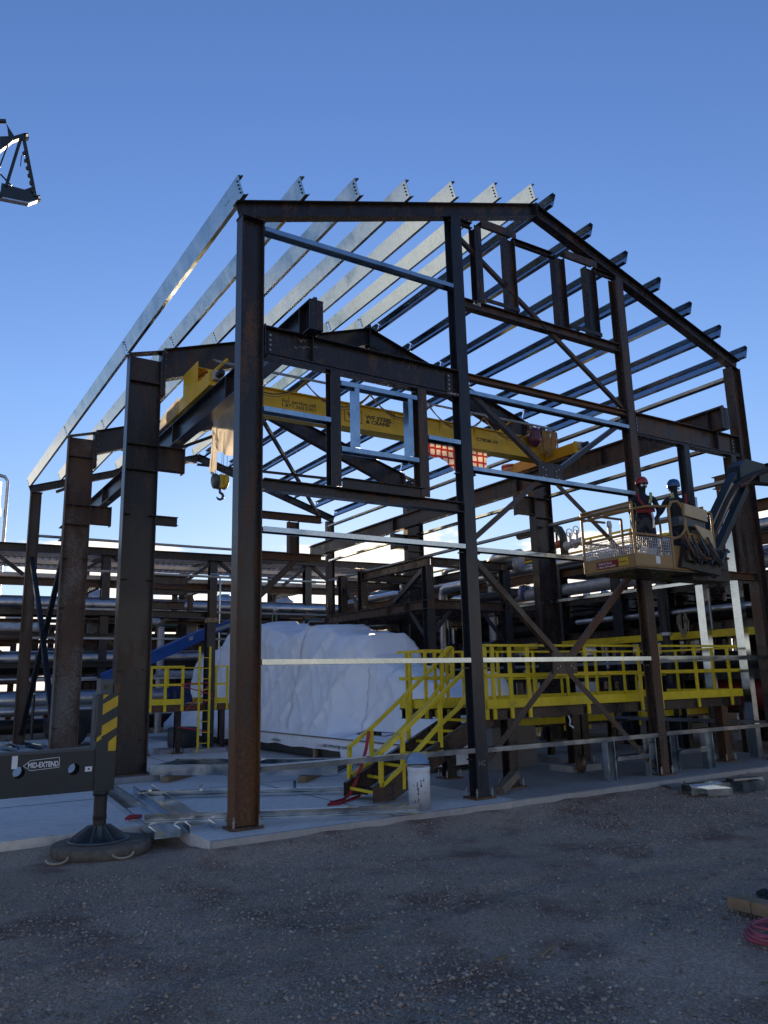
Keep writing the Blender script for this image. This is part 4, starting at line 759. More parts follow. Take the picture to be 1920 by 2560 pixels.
for k, (dx, dy) in enumerate(((-.02,.01),(0,-.03),(.03,.0))): gl.tube([gq+V((dx-.05,dy,.0)), gq+V((dx,dy+.012,.016)), gq+V((dx+.07,dy,.012))], [.016,.022,.018], 8)
tag(gl.build('red_sling', 'red_strap'), 'red sling bunched beside the purlin ends on the slab', 'sling')
rp = [zp('c7', x, y, .02) for x, y in ((0,1945),(40,1935),(110,1990))]
for i, (xa, ya, xb, yb) in enumerate(((5,1985,120,2005),(60,1950,135,1985),(175,1965,330,1995))):
    p, q = zp('c7', xa, ya, .06), zp('c7', xb, yb, .06); channel('loose_flashing', ['bent galvanized sheet offcut lying behind the outrigger beam at the left', 'second galvanized offcut resting on the left pile', 'galvanized offcut by the second frame column foot'][i], p, q, .12, .09, m_='galvanized', s=1, cat='offcut')
# pile of short channels at the right
def short(label, c0, c1, z, m_='galvanized_bright', h=.10, b=.07, s=1, up=(0,0,1)):
    p, q = at('d8', *c0, 2, z), at('d8', *c1, 2, z); channel('short_channel', label, q+V((0,0,h)), p+V((0,0,h)), h, b, up, m_, s, prof=GP(b*1.6, h, .006, .02), group='short channels lying in the yard')
short('short galvanized channel, front one of the pile on the right yard', (1400,72), (1510,66), -.11, h=.085, b=.10, s=-1)
short('short galvanized channel stacked behind the front one in the right yard pile', (1330,66), (1500,52), -.10, h=.12, b=.12, s=1)
short('dark short channel at the left end of the right yard pile', (1242,52), (1330,45), -.11, 'galvanized_dull', .07, .14, -1)
short('long low channel behind the right yard pile against the slab', (1515,30), (1640,20), -.11, 'galvanized_dull', .10, .10, 1)
short('flared channel standing at the right picture edge', (1555,55), (1655,42), -.11, 'galvanized', .12, .10, -1)
a, b, c, d = [at('d8', x, y, 2, .02) for x, y in ((1318,22),(1455,8),(1462,14),(1330,34))]; tag(MB().poly([a, b, c, d], (0,0,.004)).build('sheet_offcut', 'white_plastic'), 'pale flat sheet lying on top of the channel pile', 'sheet')
p, q = zp('d8', 1105, 42, -.1), zp('d8', 1300, 25, -.1); tag(MB().ext(AP(.06,.008), p, q).build('angle_bar', 'steel_rust'), 'rusty angle bar lying along the slab edge left of the channel pile', 'angle bar')
# timber, hose coil, scraps
a, b = at('o', 1822, 2283, 2, -.12), at('o', 1990, 2325, 2, -.12); d = (b-a).normalized(); n_ = V((-d.y, d.x, 0))
lb = tag(MB().obox((a+b)/2+n_*.06+V((0,0,.065)), d*((b-a).length/2), n_*.06, V((0,0,.035))).build('timber_baulk', 'timber'), 'pale squared timber at the right picture edge beside the red hose', 'timber')
for t in (.16, .36): part(MB().obox(a+d*t+V((0,0,.065))-n_*.001, d*.001, n_*.001, V((0,0,.034))), 'saw_cut', 'black_paint', lb)
part(MB().obox(a+d*.7+n_*.06+V((0,0,.012)), d*.05, n_*.09, V((0,0,.017))), 'packer', 'wood_weathered', lb)
cc_ = at('o', 1935, 2340, 2, -.10); hc = MB(); random.seed(5)
for k in range(6):
    rx, ry = random.uniform(.14,.19), random.uniform(.11,.15); ox, oy = random.uniform(-.015,.015), random.uniform(-.015,.015); ph = random.random()*6
    hc.tube([cc_ + V((ox+rx*math.cos(t), oy+ry*math.sin(t), .012*k+.008*math.sin(t*2+ph))) for t in np.linspace(0, 2*math.pi, 28, endpoint=False)], .0095, 7, closed=True)
tag(hc.build('hose_coil', 'hose_red'), 'coiled dull red hose lying on the gravel by the timber', 'hose')
q = at('d7', 1298, 243, 2, -.11); tag(MB().obox(q, (.03,.01,.002), (-.006,.012,.003), (0,0,.004)).build('orange_scrap', 'orange_scrap'), 'scrap of orange tape on the gravel near the slab edge', 'scrap')
a, b = at('d5', 235, 815, 2, .05), at('d5', 350, 735, 2, .05); a = V((a.x, .12, .05)); b = V((a.x+.42, .30, .20)); d = (b-a).normalized(); u = d.cross(V((0,1,0))).normalized()
tag(MB().obox((a+b)/2, d*((b-a).length/2), d.cross(u)*.06, u*.045).build('timber_block', 'wood_weathered'), 'short thick timber leaning against the platform post foot', 'timber')
q = at('d5', 655, 708, 1, .95); tag(MB().lathe([(.02,-.03),(.11,-.025),(.125,0),(.11,.025),(.02,.03)], (q.x, .95, .13), (.3,-1,.15), 22).build('blind_disc', 'steel_rust'), 'round rusty blind disc leaning on a pier under the platform', 'disc')
q = at('d8', 1640, 505, 2, -.11); rk = MB(); random.seed(2)
for k in range(9): rk.lathe([(.01,0),(.035,.015),(.03,.035),(.008,.045)], (q.x+random.uniform(-.12,.3), q.y+random.uniform(-.05,.05), -.125), (random.uniform(-.3,.3),random.uniform(-.3,.3),1), 7)
stuff(tag(rk.build('dark_clods', 'rubber'), 'dark muddy clods on the gravel behind the timber', 'clods'))
for i, (x0_, y0_, x1_, y1_) in enumerate(((480,775,530,757),(680,752,735,712),(1480,2,1480,2))[:2]):
    p, q = at('d8', x0_, y0_, 2, -.105), at('d8', x1_, y1_, 2, -.105); tag(MB().ext(RP(.008,.018), p, q).build('wood_stick', 'timber'), ['pale wood splinter on the gravel left of the brown dirt patch', 'grey wood splinter pointing at the brown dirt patch'][i], 'stick')
# ------------------------------------------------------------------ people
def skinbody(name, J, E_, mats, par):
    me = bpy.data.meshes.new(name); ks = list(J); idx = {k: i for i, k in enumerate(ks)}
    me.from_pydata([J[k][0] for k in ks], [(idx[a], idx[b]) for a, b in E_], []); o = bpy.data.objects.new(name, me); col.objects.link(o)
    md = o.modifiers.new('s', 'SKIN'); md.use_smooth_shade = True
    for k in ks:
        r = J[k][1]; sv_ = me.skin_vertices[0].data[idx[k]]; sv_.radius = r if isinstance(r, tuple) else (r, r); sv_.use_root = (k == 'pelvis')
    sb = o.modifiers.new('d', 'SUBSURF'); sb.levels = 2; sb.render_levels = 2
    bpy.context.view_layer.update(); dg = bpy.context.evaluated_depsgraph_get(); m2 = bpy.data.meshes.new_from_object(o.evaluated_get(dg)); bpy.data.objects.remove(o)
    m2.materials.clear()
    for q in mats: m2.materials.append(M[q])
    return m2
def person(name, label, loc, yaw, arms, mats, hat, hatm, face=True, extras=None, lean=0.0, headturn=0.0, scl=1.0):
    # joints in metres, facing -Y before the turn; arms: dict of elbow / wrist offsets for 'L','R'
    J = {'pelvis':((0,0,.95),(.15,.11)),'waist':((0,-.0-lean*.3,1.10),(.145,.11)),'chest':((0,-lean*.7,1.30),(.17,.12)),'neck0':((0,-lean,1.46),(.085,.08)),'neck':((0,-lean-.005,1.53),.058),'chin':((0,-lean-.02,1.585),(.07,.08)),'head':((0,-lean-.015,1.66),(.082,.098)),'crown':((0,-lean-.01,1.735),(.06,.075))}
    E_ = [('pelvis','waist'),('waist','chest'),('chest','neck0'),('neck0','neck'),('neck','chin'),('chin','head'),('head','crown')]
    for s, sg in (('L',1),('R',-1)):
        J['hip'+s] = ((sg*.095,0,.88),.112); J['knee'+s] = ((sg*.105,-.02,.49),.085); J['ank'+s] = ((sg*.11,.01,.10),.06); J['toe'+s] = ((sg*.12,-.16,.05),(.042,.035)); J['heel'+s] = ((sg*.11,.05,.05),.04)
        E_ += [('pelvis','hip'+s),('hip'+s,'knee'+s),('knee'+s,'ank'+s),('ank'+s,'toe'+s),('ank'+s,'heel'+s)]
        e, h = V(arms[s][0]), V(arms[s][1]); J['sh'+s] = ((sg*.185,-lean*.9,1.42),.068); J['el'+s] = (tuple(e),.048); J['wr'+s] = (tuple(h),.034)
        d = (h-e).normalized(); pl = h + d*.07; J['pa'+s] = (tuple(pl),(.036,.022)); E_ += [('chest','sh'+s),('sh'+s,'el'+s),('el'+s,'wr'+s),('wr'+s,'pa'+s)]
        u = d.cross(V((0,0,1))); u = u.normalized() if u.length > .1 else V((1,0,0)); dn = d.cross(u)
        for k, (o_, l) in enumerate(((-.03,.07),(-.01,.082),(.011,.078),(.03,.06))):
            a = pl + u*o_ + d*.012; b = a + d*l*.55; c = b + d*l*.3 + dn*.025*(1 if dn.z < 0 else -1)
            for t, q, r in (('a',a,.0095),('b',b,.009),('c',c,.008)): J['f%d%s%s' % (k,s,t)] = (tuple(q), r)
            E_ += [('pa'+s,'f%d%sa' % (k,s)),('f%d%sa' % (k,s),'f%d%sb' % (k,s)),('f%d%sb' % (k,s),'f%d%sc' % (k,s))]
        a = h + d*.02 + u*.036; b = a + d*.04 + u*.018; J['t%sa' % s] = (tuple(a), .011); J['t%sb' % s] = (tuple(b), .009); E_ += [('wr'+s,'t%sa' % s),('t%sa' % s,'t%sb' % s)]
    m2 = skinbody(name, J, E_, mats, None); hz = J['wrL'][0]
    wr = {s: V(J['wr'+s][0]) for s in 'LR'}; el = {s: V(J['el'+s][0]) for s in 'LR'}
    for f in m2.polygons:
        c = f.center; i = 1
        if c.z < .10: i = 3
        elif c.z < 1.0: i = 0
        if c.z > 1.55 and abs(c.x) < .13: i = 2
        for s in 'LR':
            d = (wr[s]-el[s]).normalized()
            if (c-wr[s]).dot(d) > -.01 and (c-wr[s]).length < .24 and c.z > .4: i = 4
        f.material_index = i
    rt = thing(name, label, 'person', loc); T = Matrix.Translation(V(loc)*U) @ Matrix.Rotation(yaw, 4, 'Z') @ Matrix.Scale(scl, 4)
    m2.transform(T); ob_ = bpy.data.objects.new('body', m2); col.objects.link(ob_); attach(ob_, rt)
    HT = T @ Matrix.Translation((0,-lean,0)) @ Matrix.Rotation(headturn, 4, 'Z')
    def add(mb, nm, m_, mtx=HT, smooth=None):
        o = mb.build(nm, m_, None, smooth); o.data.transform(Matrix.Diagonal((1/U,1/U,1/U,1))); o.data.transform(mtx); attach(o, rt); return o
    hb_ = MB(); hb_.lathe([(.118,0),(.122,.012),(.120,.05),(.108,.10),(.075,.14),(.03,.155),(.005,.157)], (0,-.012,1.685), (0,.08,1), 24); hh = add(hb_, 'hard_hat', hatm)
    br = MB(); br.poly([(.115*math.cos(t)*1.0, -.012+(.118 if math.sin(t) > 0 else .165)*math.sin(t), 1.690) for t in np.linspace(0, 2*math.pi, 28, endpoint=False)], (0,0,.009)); add(br, 'hat_brim', hatm)
    if face:
        for sx in (-1, 1): add(MB().lathe([(.030,0),(.032,.008),(.02,.018)], (sx*.035,-.100,1.648), (sx*.25,-1,0), 12), 'goggle', 'goggle')
        add(MB().lathe([(.004,-.02),(.016,-.012),(.012,.014),(.004,.02)], (0,-.122,1.625), (0,.2,1), 8), 'nose', mats[2])
        add(MB().lathe([(.005,-.02),(.02,0),(.005,.02)], (.092,0,1.645), (0,0,1), 8), 'ear', mats[2]); add(MB().lathe([(.005,-.02),(.02,0),(.005,.02)], (-.092,0,1.645), (0,0,1), 8), 'ear', mats[2])
    for mb, nm, m_ in (extras or []): add(mb, nm, m_, T)
    return rt
def strap(pts, w, m_, nm, t=.008):
    a = MB(); pts = [V(p) for p in pts]
    for p, q in zip(pts[:-1], pts[1:]):
        d = (q-p).normalized(); u = d.cross(V((0,1,0))).normalized(); a.obox((p+q)/2, d*((q-p).length/2), u*w, d.cross(u)*t)
    return (a, nm, m_)
BX0, BX1, BY0, BY1, BZ = 4.72, 6.32, -1.20, -.36, 2.70
harn = [strap([(-.12,-.10,1.50),(-.10,-.135,1.36),(.02,-.15,1.16),(.12,-.12,1.02)], .022, 'red_cloth', 'harness_strap'), strap([(.13,-.10,1.50),(.12,-.135,1.38),(.08,-.15,1.28)], .026, 'hivis', 'harness_strap'),
        strap([(-.17,-.13,1.16),(0,-.165,1.15),(.17,-.13,1.16)], .05, 'red_cloth', 'harness_belt'), strap([(.10,-.17,1.10),(.12,-.18,.95),(.11,-.17,.80)], .018, 'goggle', 'lanyard_hook')]
pa = at('d6', 655, 250, 1, -.80)
person('person', 'worker in red hard hat, dark goggles and red harness standing in the lift basket', (pa.x, -.80, BZ+.015), R(-38), {'L':((.27,-.03,1.16),(.20,-.16,.98)), 'R':((-.27,.0,1.16),(-.22,-.18,1.02))}, ['navy_cloth','navy_cloth','black_cloth','rubber','glove'], True, 'hat_red', True, harn, headturn=R(10), scl=.925)
pb_ = at('d6', 935, 250, 1, -.62)
person('person', 'worker in blue hard hat seen from behind the control box of the lift basket', (pb_.x, -.60, BZ+.06), R(150), {'L':((.30,-.05,1.20),(.33,-.26,1.12)), 'R':((-.36,-.12,1.26),(-.46,-.34,1.24))}, ['navy_cloth','black_cloth','black_cloth','rubber','glove'], True, 'hat_blue', True, [strap([(.12,.09,1.53),(.12,.125,1.42)], .02, 'hivis', 'harness_strap'), strap([(-.13,.11,1.50),(-.11,.135,1.30),(.0,.14,1.1)], .02, 'red_cloth', 'harness_strap')], lean=.08)
# ------------------------------------------------------------------ boom lift: basket and jib
BL = thing('boom_lift', 'worn tan boom lift basket on a dark blue jib arm entering from the right', 'boom lift', (6.9, -.8, 2.6))
part(MB().box(BX0, BX1, BY0, BY1, BZ-.035, BZ), 'floor', 'steel_dark', BL)
def rtube(pts, nm='basket_rail', r=.017, m_='tan_paint'): return part(MB().tube(pts, r, 8), nm, m_, BL)
for (x0, x1, y0, y1, nm) in ((BX0, BX0+.012, BY0, BY1, 'kick_plate'), (BX0+.012, 5.46, BY0, BY0+.012, 'kick_plate'), (BX0+.012, BX1, BY1-.012, BY1, 'kick_plate')): part(MB().box(x0, x1, y0, y1, BZ+.002, BZ+.155), nm, 'tan_paint', BL)
part(MB().box(5.462, 5.78, BY0, BY0+.012, BZ+.002, BZ+.30), 'side_panel', 'tan_paint', BL)
zm, zt = BZ+.405, BZ+.80
for z in (BZ+.0, zm): rtube([(BX0,BY1,z),(BX0,BY0,z),(BX0+.9 if z > BZ+.1 else BX1,BY0,z)])
rtube([(BX0,BY1,zm),(BX1,BY1,zm)]); rtube([(BX1,BY1,zm),(BX1,BY0,zm)])
for x, y, z1 in ((BX0,BY0,zt),(BX0,BY1,zt),(5.44,BY0,zt),(BX1,BY1,zt),(BX1,BY0,zt),(5.5,BY1,zt)): rtube([(x,y,BZ),(x,y,z1)], 'basket_post')
rtube([(BX0,BY0,zt),(BX0,BY1,zt),(5.5,BY1,zt+.0)]); rtube([(BX0-.05,BY0-.0,zt-.06),(BX0-.05,BY1+.05,zt-.06),(BX0+.5,BY1+.05,zt-.06)]); rtube([(BX0,BY0,zt-.10),(BX0,BY1,zt-.10)]); rtube([(BX0,BY1,zt),(BX0+.3,BY1-.0,zt+.02),(5.35,BY0+.25,zt+.06),(5.46,BY0+.02,zt+.02)])
rtube([(5.44,BY0,BZ),(5.43,BY0,zt-.02),(5.50,BY0,zt+.08),(5.62,BY0,zt+.10),(5.72,BY0,zt+.02),(5.76,BY0,zt-.25),(5.80,BY0,zt-.36)], 'control_hoop', .02); rtube([(5.44,BY0-.01,zt-.42),(5.58,BY0-.03,zt-.38),(5.68,BY0-.04,zt-.28),(5.69,BY0-.04,zt-.16)], 'control_hoop', .02)
rtube([(5.72,BY0+.02,zt+.08),(6.1,BY0+.05,zt+.06),(6.2,BY0+.05,zt-.05),(6.22,BY0+.05,BZ)], 'control_hoop', .02); rtube([(6.2,BY1,zt),(BX1,BY0,zt)])
# wire mesh panels
def wire(p, d, n, u0, u1, v0, v1, nu, nv):
    a = MB()
    for i in range(nu+1): q = p + d*(u0+(u1-u0)*i/nu); a.tube([q+V((0,0,v0)), q+V((0,0,v1))], .0045, 4, caps=False)
    for j in range(nv+1): z = v0+(v1-v0)*j/nv; a.tube([p+d*u0+V((0,0,z)), p+d*u1+V((0,0,z))], .0045, 4, caps=False)
    stuff(part(a, 'wire_mesh', 'mesh_white', BL))
wire(V((BX0+.006,BY1,BZ)), V((0,-1,0)), None, .02, .82, .16, .37, 22, 6); wire(V((BX0,BY0+.006,BZ)), V((1,0,0)), None, .02, .72, .16, .37, 20, 6); wire(V((BX1-.006,BY1,BZ)), V((0,-1,0)), None, .02, .82, .16, .37, 18, 6); wire(V((BX0,BY1-.006,BZ)), V((1,0,0)), None, .02, 1.58, .16, .37, 36, 6)
part(MB().poly([(5.50,BY0-.06,BZ+.02),(6.30,BY0-.06,BZ-.06),(6.34,BY0-.06,BZ+.12),(6.18,BY0-.06,BZ+.34),(5.62,BY0-.06,BZ+.36)], (0,.05,0)), 'machine_cover', 'pipe_black', BL); part(MB().box(5.60,5.98,BY0-.10,BY0-.062,BZ+.10,BZ+.24), 'valve_block', 'steel_dark', BL)
for k in range(12):
    x = 5.52+.055*k; part(MB().tube([(x, BY0-.08, BZ+.40+.05*math.sin(k*2.1)), (x+.05+.03*math.sin(k), BY0-.13, BZ+.26-.03*(k%3)), (x+.13, BY0-.12, BZ+.10+.05*math.sin(k*1.7)), (x+.30, BY0-.11, BZ+.08+.07*(k%4)), (x+.42, BY0-.05, BZ+.22+.03*(k%3))], .010+.005*(k%3), 6), 'hydraulic_hose', ('rubber','hose_brown','rubber','teal_light')[k%4], BL)
# control console
cb = part(MB().poly([(5.70,BY0-.05,zt-.09),(6.16,BY0-.05,zt-.14),(6.16,BY0-.05,zt+.02),(5.72,BY0-.05,zt+.07)], (0,.03,0)), 'control_cover', 'tan_panel', BL); part(MB().box(5.62, 6.14, BY0-.01, BY0+.16, zt-.22, zt-.10), 'control_box', 'teal_light', BL)
part(MB().poly([(5.86,BY0-.06,zt-.20),(6.22,BY0-.06,zt-.27),(6.24,BY0-.06,zt-.56),(6.15,BY0-.06,zt-.52)], (0,.02,0)), 'guard_plate', 'tan_panel', BL); part(MB().box(6.18, 6.20, BY0+.02, BY0+.10, zt-.05, zt+.09), 'beacon', 'tan_paint', BL)
random.seed(9)
for k in range(9):
    x = 5.55+.07*k; part(MB().tube([(x*.6+5.62*.4, BY0+.04, zt-.30-.02*k), (x, BY0-.04, zt-.42-.02*k), (5.95+.04*k, BY0-.05, zt-.62+.02*(k%3)), (6.2+.05*k, BY0+.0, BZ+.20+.03*(k%4)), (6.42, BY0+.15, BZ+.16)], .012 if k % 2 else .016, 6), 'hydraulic_hose', 'hose_brown' if k % 3 else 'rubber', BL)
part(MB().box(5.80, 6.05, BY0+.02, BY0+.10, zt-.52, zt-.30), 'valve_block', 'tan_paint', BL); part(MB().box(5.66, 5.76, BY0-.03, BY0+.03, zt-.52, zt-.44), 'valve_block', 'flange_grey', BL)
# rotator, parallel jib arms, elbow and main boom
part(MB().box(5.95, 6.75, BY0+.12, BY0+.46, BZ-.10, BZ+.20), 'rotator', 'pipe_black', BL); part(MB().lathe([(.13,-.18),(.13,.18)], (6.40, BY0+.3, BZ+.06), (0,1,0), 20), 'pivot', 'steel_dark', BL)
jy_ = -.92
e0, e1 = at('d6', 1120, 720, 1, jy_), at('d6', 1400, 130, 1, jy_); l0, l1 = at('d6', 1190, 860, 1, jy_), at('d6', 1470, 235, 1, jy_)
part(MB().ext(RP(.15,.16), e0, e1, (0,1,0)), 'jib_arm', 'teal_paint', BL); part(MB().ext(RP(.11,.09), l0, l1, (0,1,0)), 'jib_link', 'teal_paint', BL); o_ = V((0,-.10,0))
c0, c1 = at('d6', 1215, 580, 1, jy_-.1), at('d6', 1390, 205, 1, jy_-.1); part(MB().ext(RP(.02,.12), c0, c1, (0,1,0)), 'cover_panel', 'tan_panel', BL); part(MB().box(6.35, 6.72, BY0+.10, BY0+.40, BZ+.05, BZ+.32), 'jib_base', 'pipe_black', BL)
el_ = at('d6', 1430, 115, 1, jy_); part(MB().poly([el_+V((-.16,-.11,-.16)), el_+V((.14,-.11,-.06)), el_+V((.55,-.11,.06)), el_+V((.50,-.11,.20)), el_+V((.05,-.11,.22)), el_+V((-.13,-.11,.10))], (0,.22,0)), 'elbow_casting', 'teal_paint', BL)
b1 = el_+V((.35,0,.02)); part(MB().ext(RP(.24,.2), b1, b1+V((6.5,-.4,.35))), 'main_boom', 'teal_paint', BL)
hp = [at('d6', x, y, 1, jy_-.14) for x, y in ((1200,640),(1330,330),(1400,210),(1480,150),(1570,110),(1659,80))]; part(MB().tube(hp, .035, 10), 'hose_sleeve', 'rubber', BL)
hp = [at('d6', x, y, 1, jy_-.13) for x, y in ((1060,750),(1130,720),(1200,690),(1210,610))]; part(MB().tube(hp, .035, 8), 'hose_sleeve', 'hose_brown', BL); hp = [at('d6', x, y, 1, jy_-.16) for x, y in ((1430,205),(1500,180),(1560,120))]; part(MB().tube(hp, .022, 8), 'hydraulic_hose', 'hose_brown', BL)
for k in range(5): q = hp[0].lerp(hp[2], k/5); 
sticker('d6', 335, 820, 440, 880, BY0, 'red_cloth', BL) if False else None
# rental plate and label on the basket side facing left
p0 = V((BX0-.003, BY1-.22, BZ+.03)); part(MB().box(BX0-.005, BX0-.001, BY0+.28, BY1-.20, BZ+.02, BZ+.115), 'rental_plate', 'red_cloth', BL); part(MB().box(BX0-.005, BX0-.001, BY0+.12, BY0+.27, BZ+.03, BZ+.125), 'rental_plate', 'hazard_yellow', BL)
text_mesh('lettering', 'RENTALS', .028/.7, (BX0-.0065, BY1-.24, BZ+.072), .22, 'letter_white', BL, .0008, rot=(R(90),0,R(-90))); text_mesh('lettering', '1-866-299-6698', .024/.7, (BX0-.0065, BY1-.22, BZ+.032), .29, 'letter_white', BL, .0008, rot=(R(90),0,R(-90)))
text_mesh('lettering', 'Rentals', .028/.7, (BX0-.0065, BY0+.255, BZ+.065), .11, 'letter_black', BL, .0008, rot=(R(90),0,R(-90)))
part(MB().box(5.09, 5.17, BY0-.004, BY0-.001, BZ+.045, BZ+.14), 'label', 'letter_white', BL)
# buckets in the basket
def bucket(label, x, y): tag(MB().lathe([(.085,0),(.09,.004),(.105,.22),(.112,.23),(.112,.255),(.10,.255),(.098,.03)], (x, y, BZ+.004), (0,0,1), 20).build('bucket', 'white_plastic'), label, 'bucket')
bucket('white bucket in the lift basket behind the wire mesh at its left corner', BX0+.16, BY1-.22); bucket('white bucket in the lift basket below the worker in the red hard hat', BX0+.45, BY0+.17)
# ------------------------------------------------------------------ inner support steel behind the platform
MZ = thing('equipment_support_frame', 'two-tier dark steel support frame standing inside the building beyond the stair', 'steel frame', (6, 6, 0))
KR['h'] = (0, 0, 1)
zu, zl = 3.78, 2.93
def post(x, y, z1, s=.17, m_='steel_blue', par=MZ, z0=.03, pl=True):
    c = part(MB().ext(WP(s, s, .012, .010), (x, y, z0), (x, y, z1), (0,1,0)), 'post', m_, par)
    if pl and z0 < .1: base_plate(c, x, y, s*.85, s*.85)
    return c
for x, y in ((6.0, 5.0), (8.0, 5.0), (8.0, 8.9)): post(x, y, zu-.185)
yA, yB = at('e6', 1230, 700, 0, 6.0).y, at('e6', 1000, 700, 0, 6.0).y
for y in (yA, yB): post(6.0, y, zu+.02, .17, 'steel_dark', z0=zl+.004); post(6.0, y, zl-.185, .16, 'steel_dark'); part(MB().box(5.86, 6.14, y-.12, y+.12, zu+.022, zu+.036), 'cap_plate', 'steel_dark', MZ)
yE = at('e6', 840, 960, 0, 6.0).y
beam_y(4.9, yE, 6.0, zl-.18, zl, .16, 'steel_mid', 'beam', MZ); beam_y(4.9, yA-.1, 6.0, zu-.18, zu, .16, 'steel_mid', 'beam', MZ); beam_y(4.9, 8.9, 8.0, zl-.18, zl, .16, 'steel_dark', 'beam', MZ); beam_y(4.9, 8.9, 8.0, zu-.18, zu, .16, 'steel_dark', 'beam', MZ)
for y, z in ((5.0, zl), (5.0, zu), (yA, zu), (yA, zl), (8.9, zl), (8.9, zu), (6.4, zl)): beam_x(6.09, 7.92, y, z-.178, z-.002, .15, 'steel_mid' if y == 5.0 else 'steel_dark', 'beam', MZ)
part(MB().box(5.99, 6.01, yE-.012, yE, zl-.3, zl+.06), 'end_plate', 'steel_dark', MZ)
for p, q in (((6.0,5.1,3.55),(6.0,6.3,2.95)), ((6.0,yA+.1,2.95),(6.0,yB-.1,3.5)), ((6.1,5.0,2.2),(6.6,5.0,2.74)), ((7.9,5.0,2.2),(7.4,5.0,2.74)), ((6.0,5.1,2.1),(6.0,5.7,2.72)), ((6.6,yA,2.95),(7.9,yA,3.55)), ((6.0,yA+.1,2.1),(6.0,yA+.8,2.72))): part(MB().ext(AP(.09,.01), p, q, (0,0,1) if abs(p[0]-q[0]) < .01 else (0,1,0)), 'knee_brace', 'steel_blue', MZ)
for y in (4.91, 6.45, 5.75): part(MB().box(5.925, 6.075, y-.006, y+.006, zl-.168, zl-.012), 'stiffener', 'steel_rust', MZ)
# interior portal beams near the far end, left of the far column
for (c, xa, ya, xb, yb, h, m_) in (('d1',200,62,600,108,.17,'steel_rust'), ('d1',200,300,600,340,.19,'steel_rust')):
    p, q = at(c, xa, ya, 1, 12), at(c, xb, yb, 1, 12); z = (p.z+q.z)/2; beam_x(p.x, q.x, 12, z-h, z+.02, .2, m_, 'portal_beam')
q = at('d1', 432, 200, 1, 12); part(MB().ext(WP(.3,.2), (q.x, 12, 4.92), (q.x, 12, 5.82), (1,0,0)), 'portal_post', 'steel_rust'); p, q2 = at('d1', 440, 365, 1, 12), at('d1', 210, 590, 1, 12); part(MB().ext(WP(.16,.14), p, q2, (0,1,0)), 'portal_brace', 'steel_mid')
# left stacked steel behind the first frame column and its post
ML = thing('left_support_frame', 'stacked rusty beams on a post with bracket, left inside the building', 'steel frame', (2.6, 9.0, 0))
def bx(c, xa, ya, xb, yb, y, b, m_, par, name='beam'):
    p, q = at(c, xa, ya, 1, y), at(c, xb, yb, 1, y); return part(MB().ext(WP(abs(p.z-q.z), b, .014, .01), (p.x, y, (p.z+q.z)/2), (q.x, y, (p.z+q.z)/2)), name, m_, par)
bx('c7',1010,795,1280,865,9.3,.2,'steel_mid',ML); bx('c7',1010,885,1275,935,9.2,.2,'steel_dark',ML); bx('c7',1010,975,1275,1035,9.3,.2,'steel_mid',ML); bx('c7',1010,1040,1470,1095,9.2,.2,'steel_dark',ML); bx('c7',1275,900,1500,925,9.4,.16,'steel_dark',ML)
post(2.98, 9.0, 2.72, .19, 'steel_blue', ML, .11, False); post(3.02, 9.02, 3.42, .16, 'steel_mid', ML, 2.82, False); part(MB().box(2.90, 3.12, 8.88, 9.12, 2.722, 2.818), 'bracket', 'timber', ML)
q = at('c7', 1320, 985, 1, 9.3)
for x in (q.x-.35, q.x): post(x, 9.35, 3.35, .10, 'steel_mid', ML, 2.97, False)
post(1.2, 9.3, 2.85, .17, 'steel_dark', ML); part(MB().ext(AP(.07,.01), at('c7',1090,1165,1,9.2), at('c7',1190,1080,1,9.2), (0,1,0)), 'knee_brace', 'steel_blue', ML)
# left yellow platform and ladder
LP = thing('left_yellow_platform', 'small yellow railed platform with red tape beside the wrapped machine, left of the corner column', 'platform', (2.5, 9.4, 0))
part(MB().box(1.55, 3.45, 9.02, 10.3, .985, 1.0), 'deck', 'steel_dark', LP); beam_x(1.55, 3.45, 9.0, .86, .983, .06, 'steel_rust', 'edge_beam', LP)
for x in (1.7, 2.38, 3.35): post(x, 9.2, .855, .12, 'steel_dark', LP)
rail_run(LP, ((1.55, 8.96), (2.42, 8.96)), [.2,.55,.97], 1.0, 1.80, w=.06); rail_run(LP, ((2.98, 8.96), (3.40, 8.96)), [.35,.97], 1.0, 1.80, w=.05); rail_run(LP, ((1.55, 10.25), (3.4, 10.25)), [.1,.5,.9], 1.0, 1.8, w=.05)
LD = thing('yellow_ladder', 'narrow yellow ladder leading up to the left yellow platform', 'ladder', (2.78, 8.8, 0))
for x in (2.70, 2.93): part(MB().box(x-.02, x+.02, 8.80, 8.83, .005, 2.2), 'stile', 'safety_yellow', LD)
for z in np.arange(.2, 2.15, .22): part(MB().tube([(2.72,8.815,z),(2.91,8.815,z)], .010, 6), 'rung', 'safety_yellow', LD)
tp = MB()
for a, b in (((2.35,8.93,1.42),(2.95,8.8,1.44)), ((2.38,8.93,1.38),(3.0,8.8,1.18)), ((2.45,8.93,.86),(2.95,8.8,1.42)), ((2.6,8.9,.9),(3.0,8.8,1.12)), ((2.32,8.95,.55),(3.0,8.8,.42))): tp.ext(RP(.022,.003), a, b)
tag(tp.build('red_tape', 'red_strap'), 'red barrier tape strung across the left platform opening', 'tape')
bt = MB(); v1, f1 = cloth([(2.2,9.6,1.35),(2.8,9.7,1.42)], [(2.15,9.55,1.02),(2.85,9.6,1.02)], 14, 8, .08, 6.6); bt.add(v1, f1, True); tag(bt.build('blue_tarp', 'blue_tarp'), 'crumpled blue tarpaulin on the left yellow platform', 'tarpaulin')
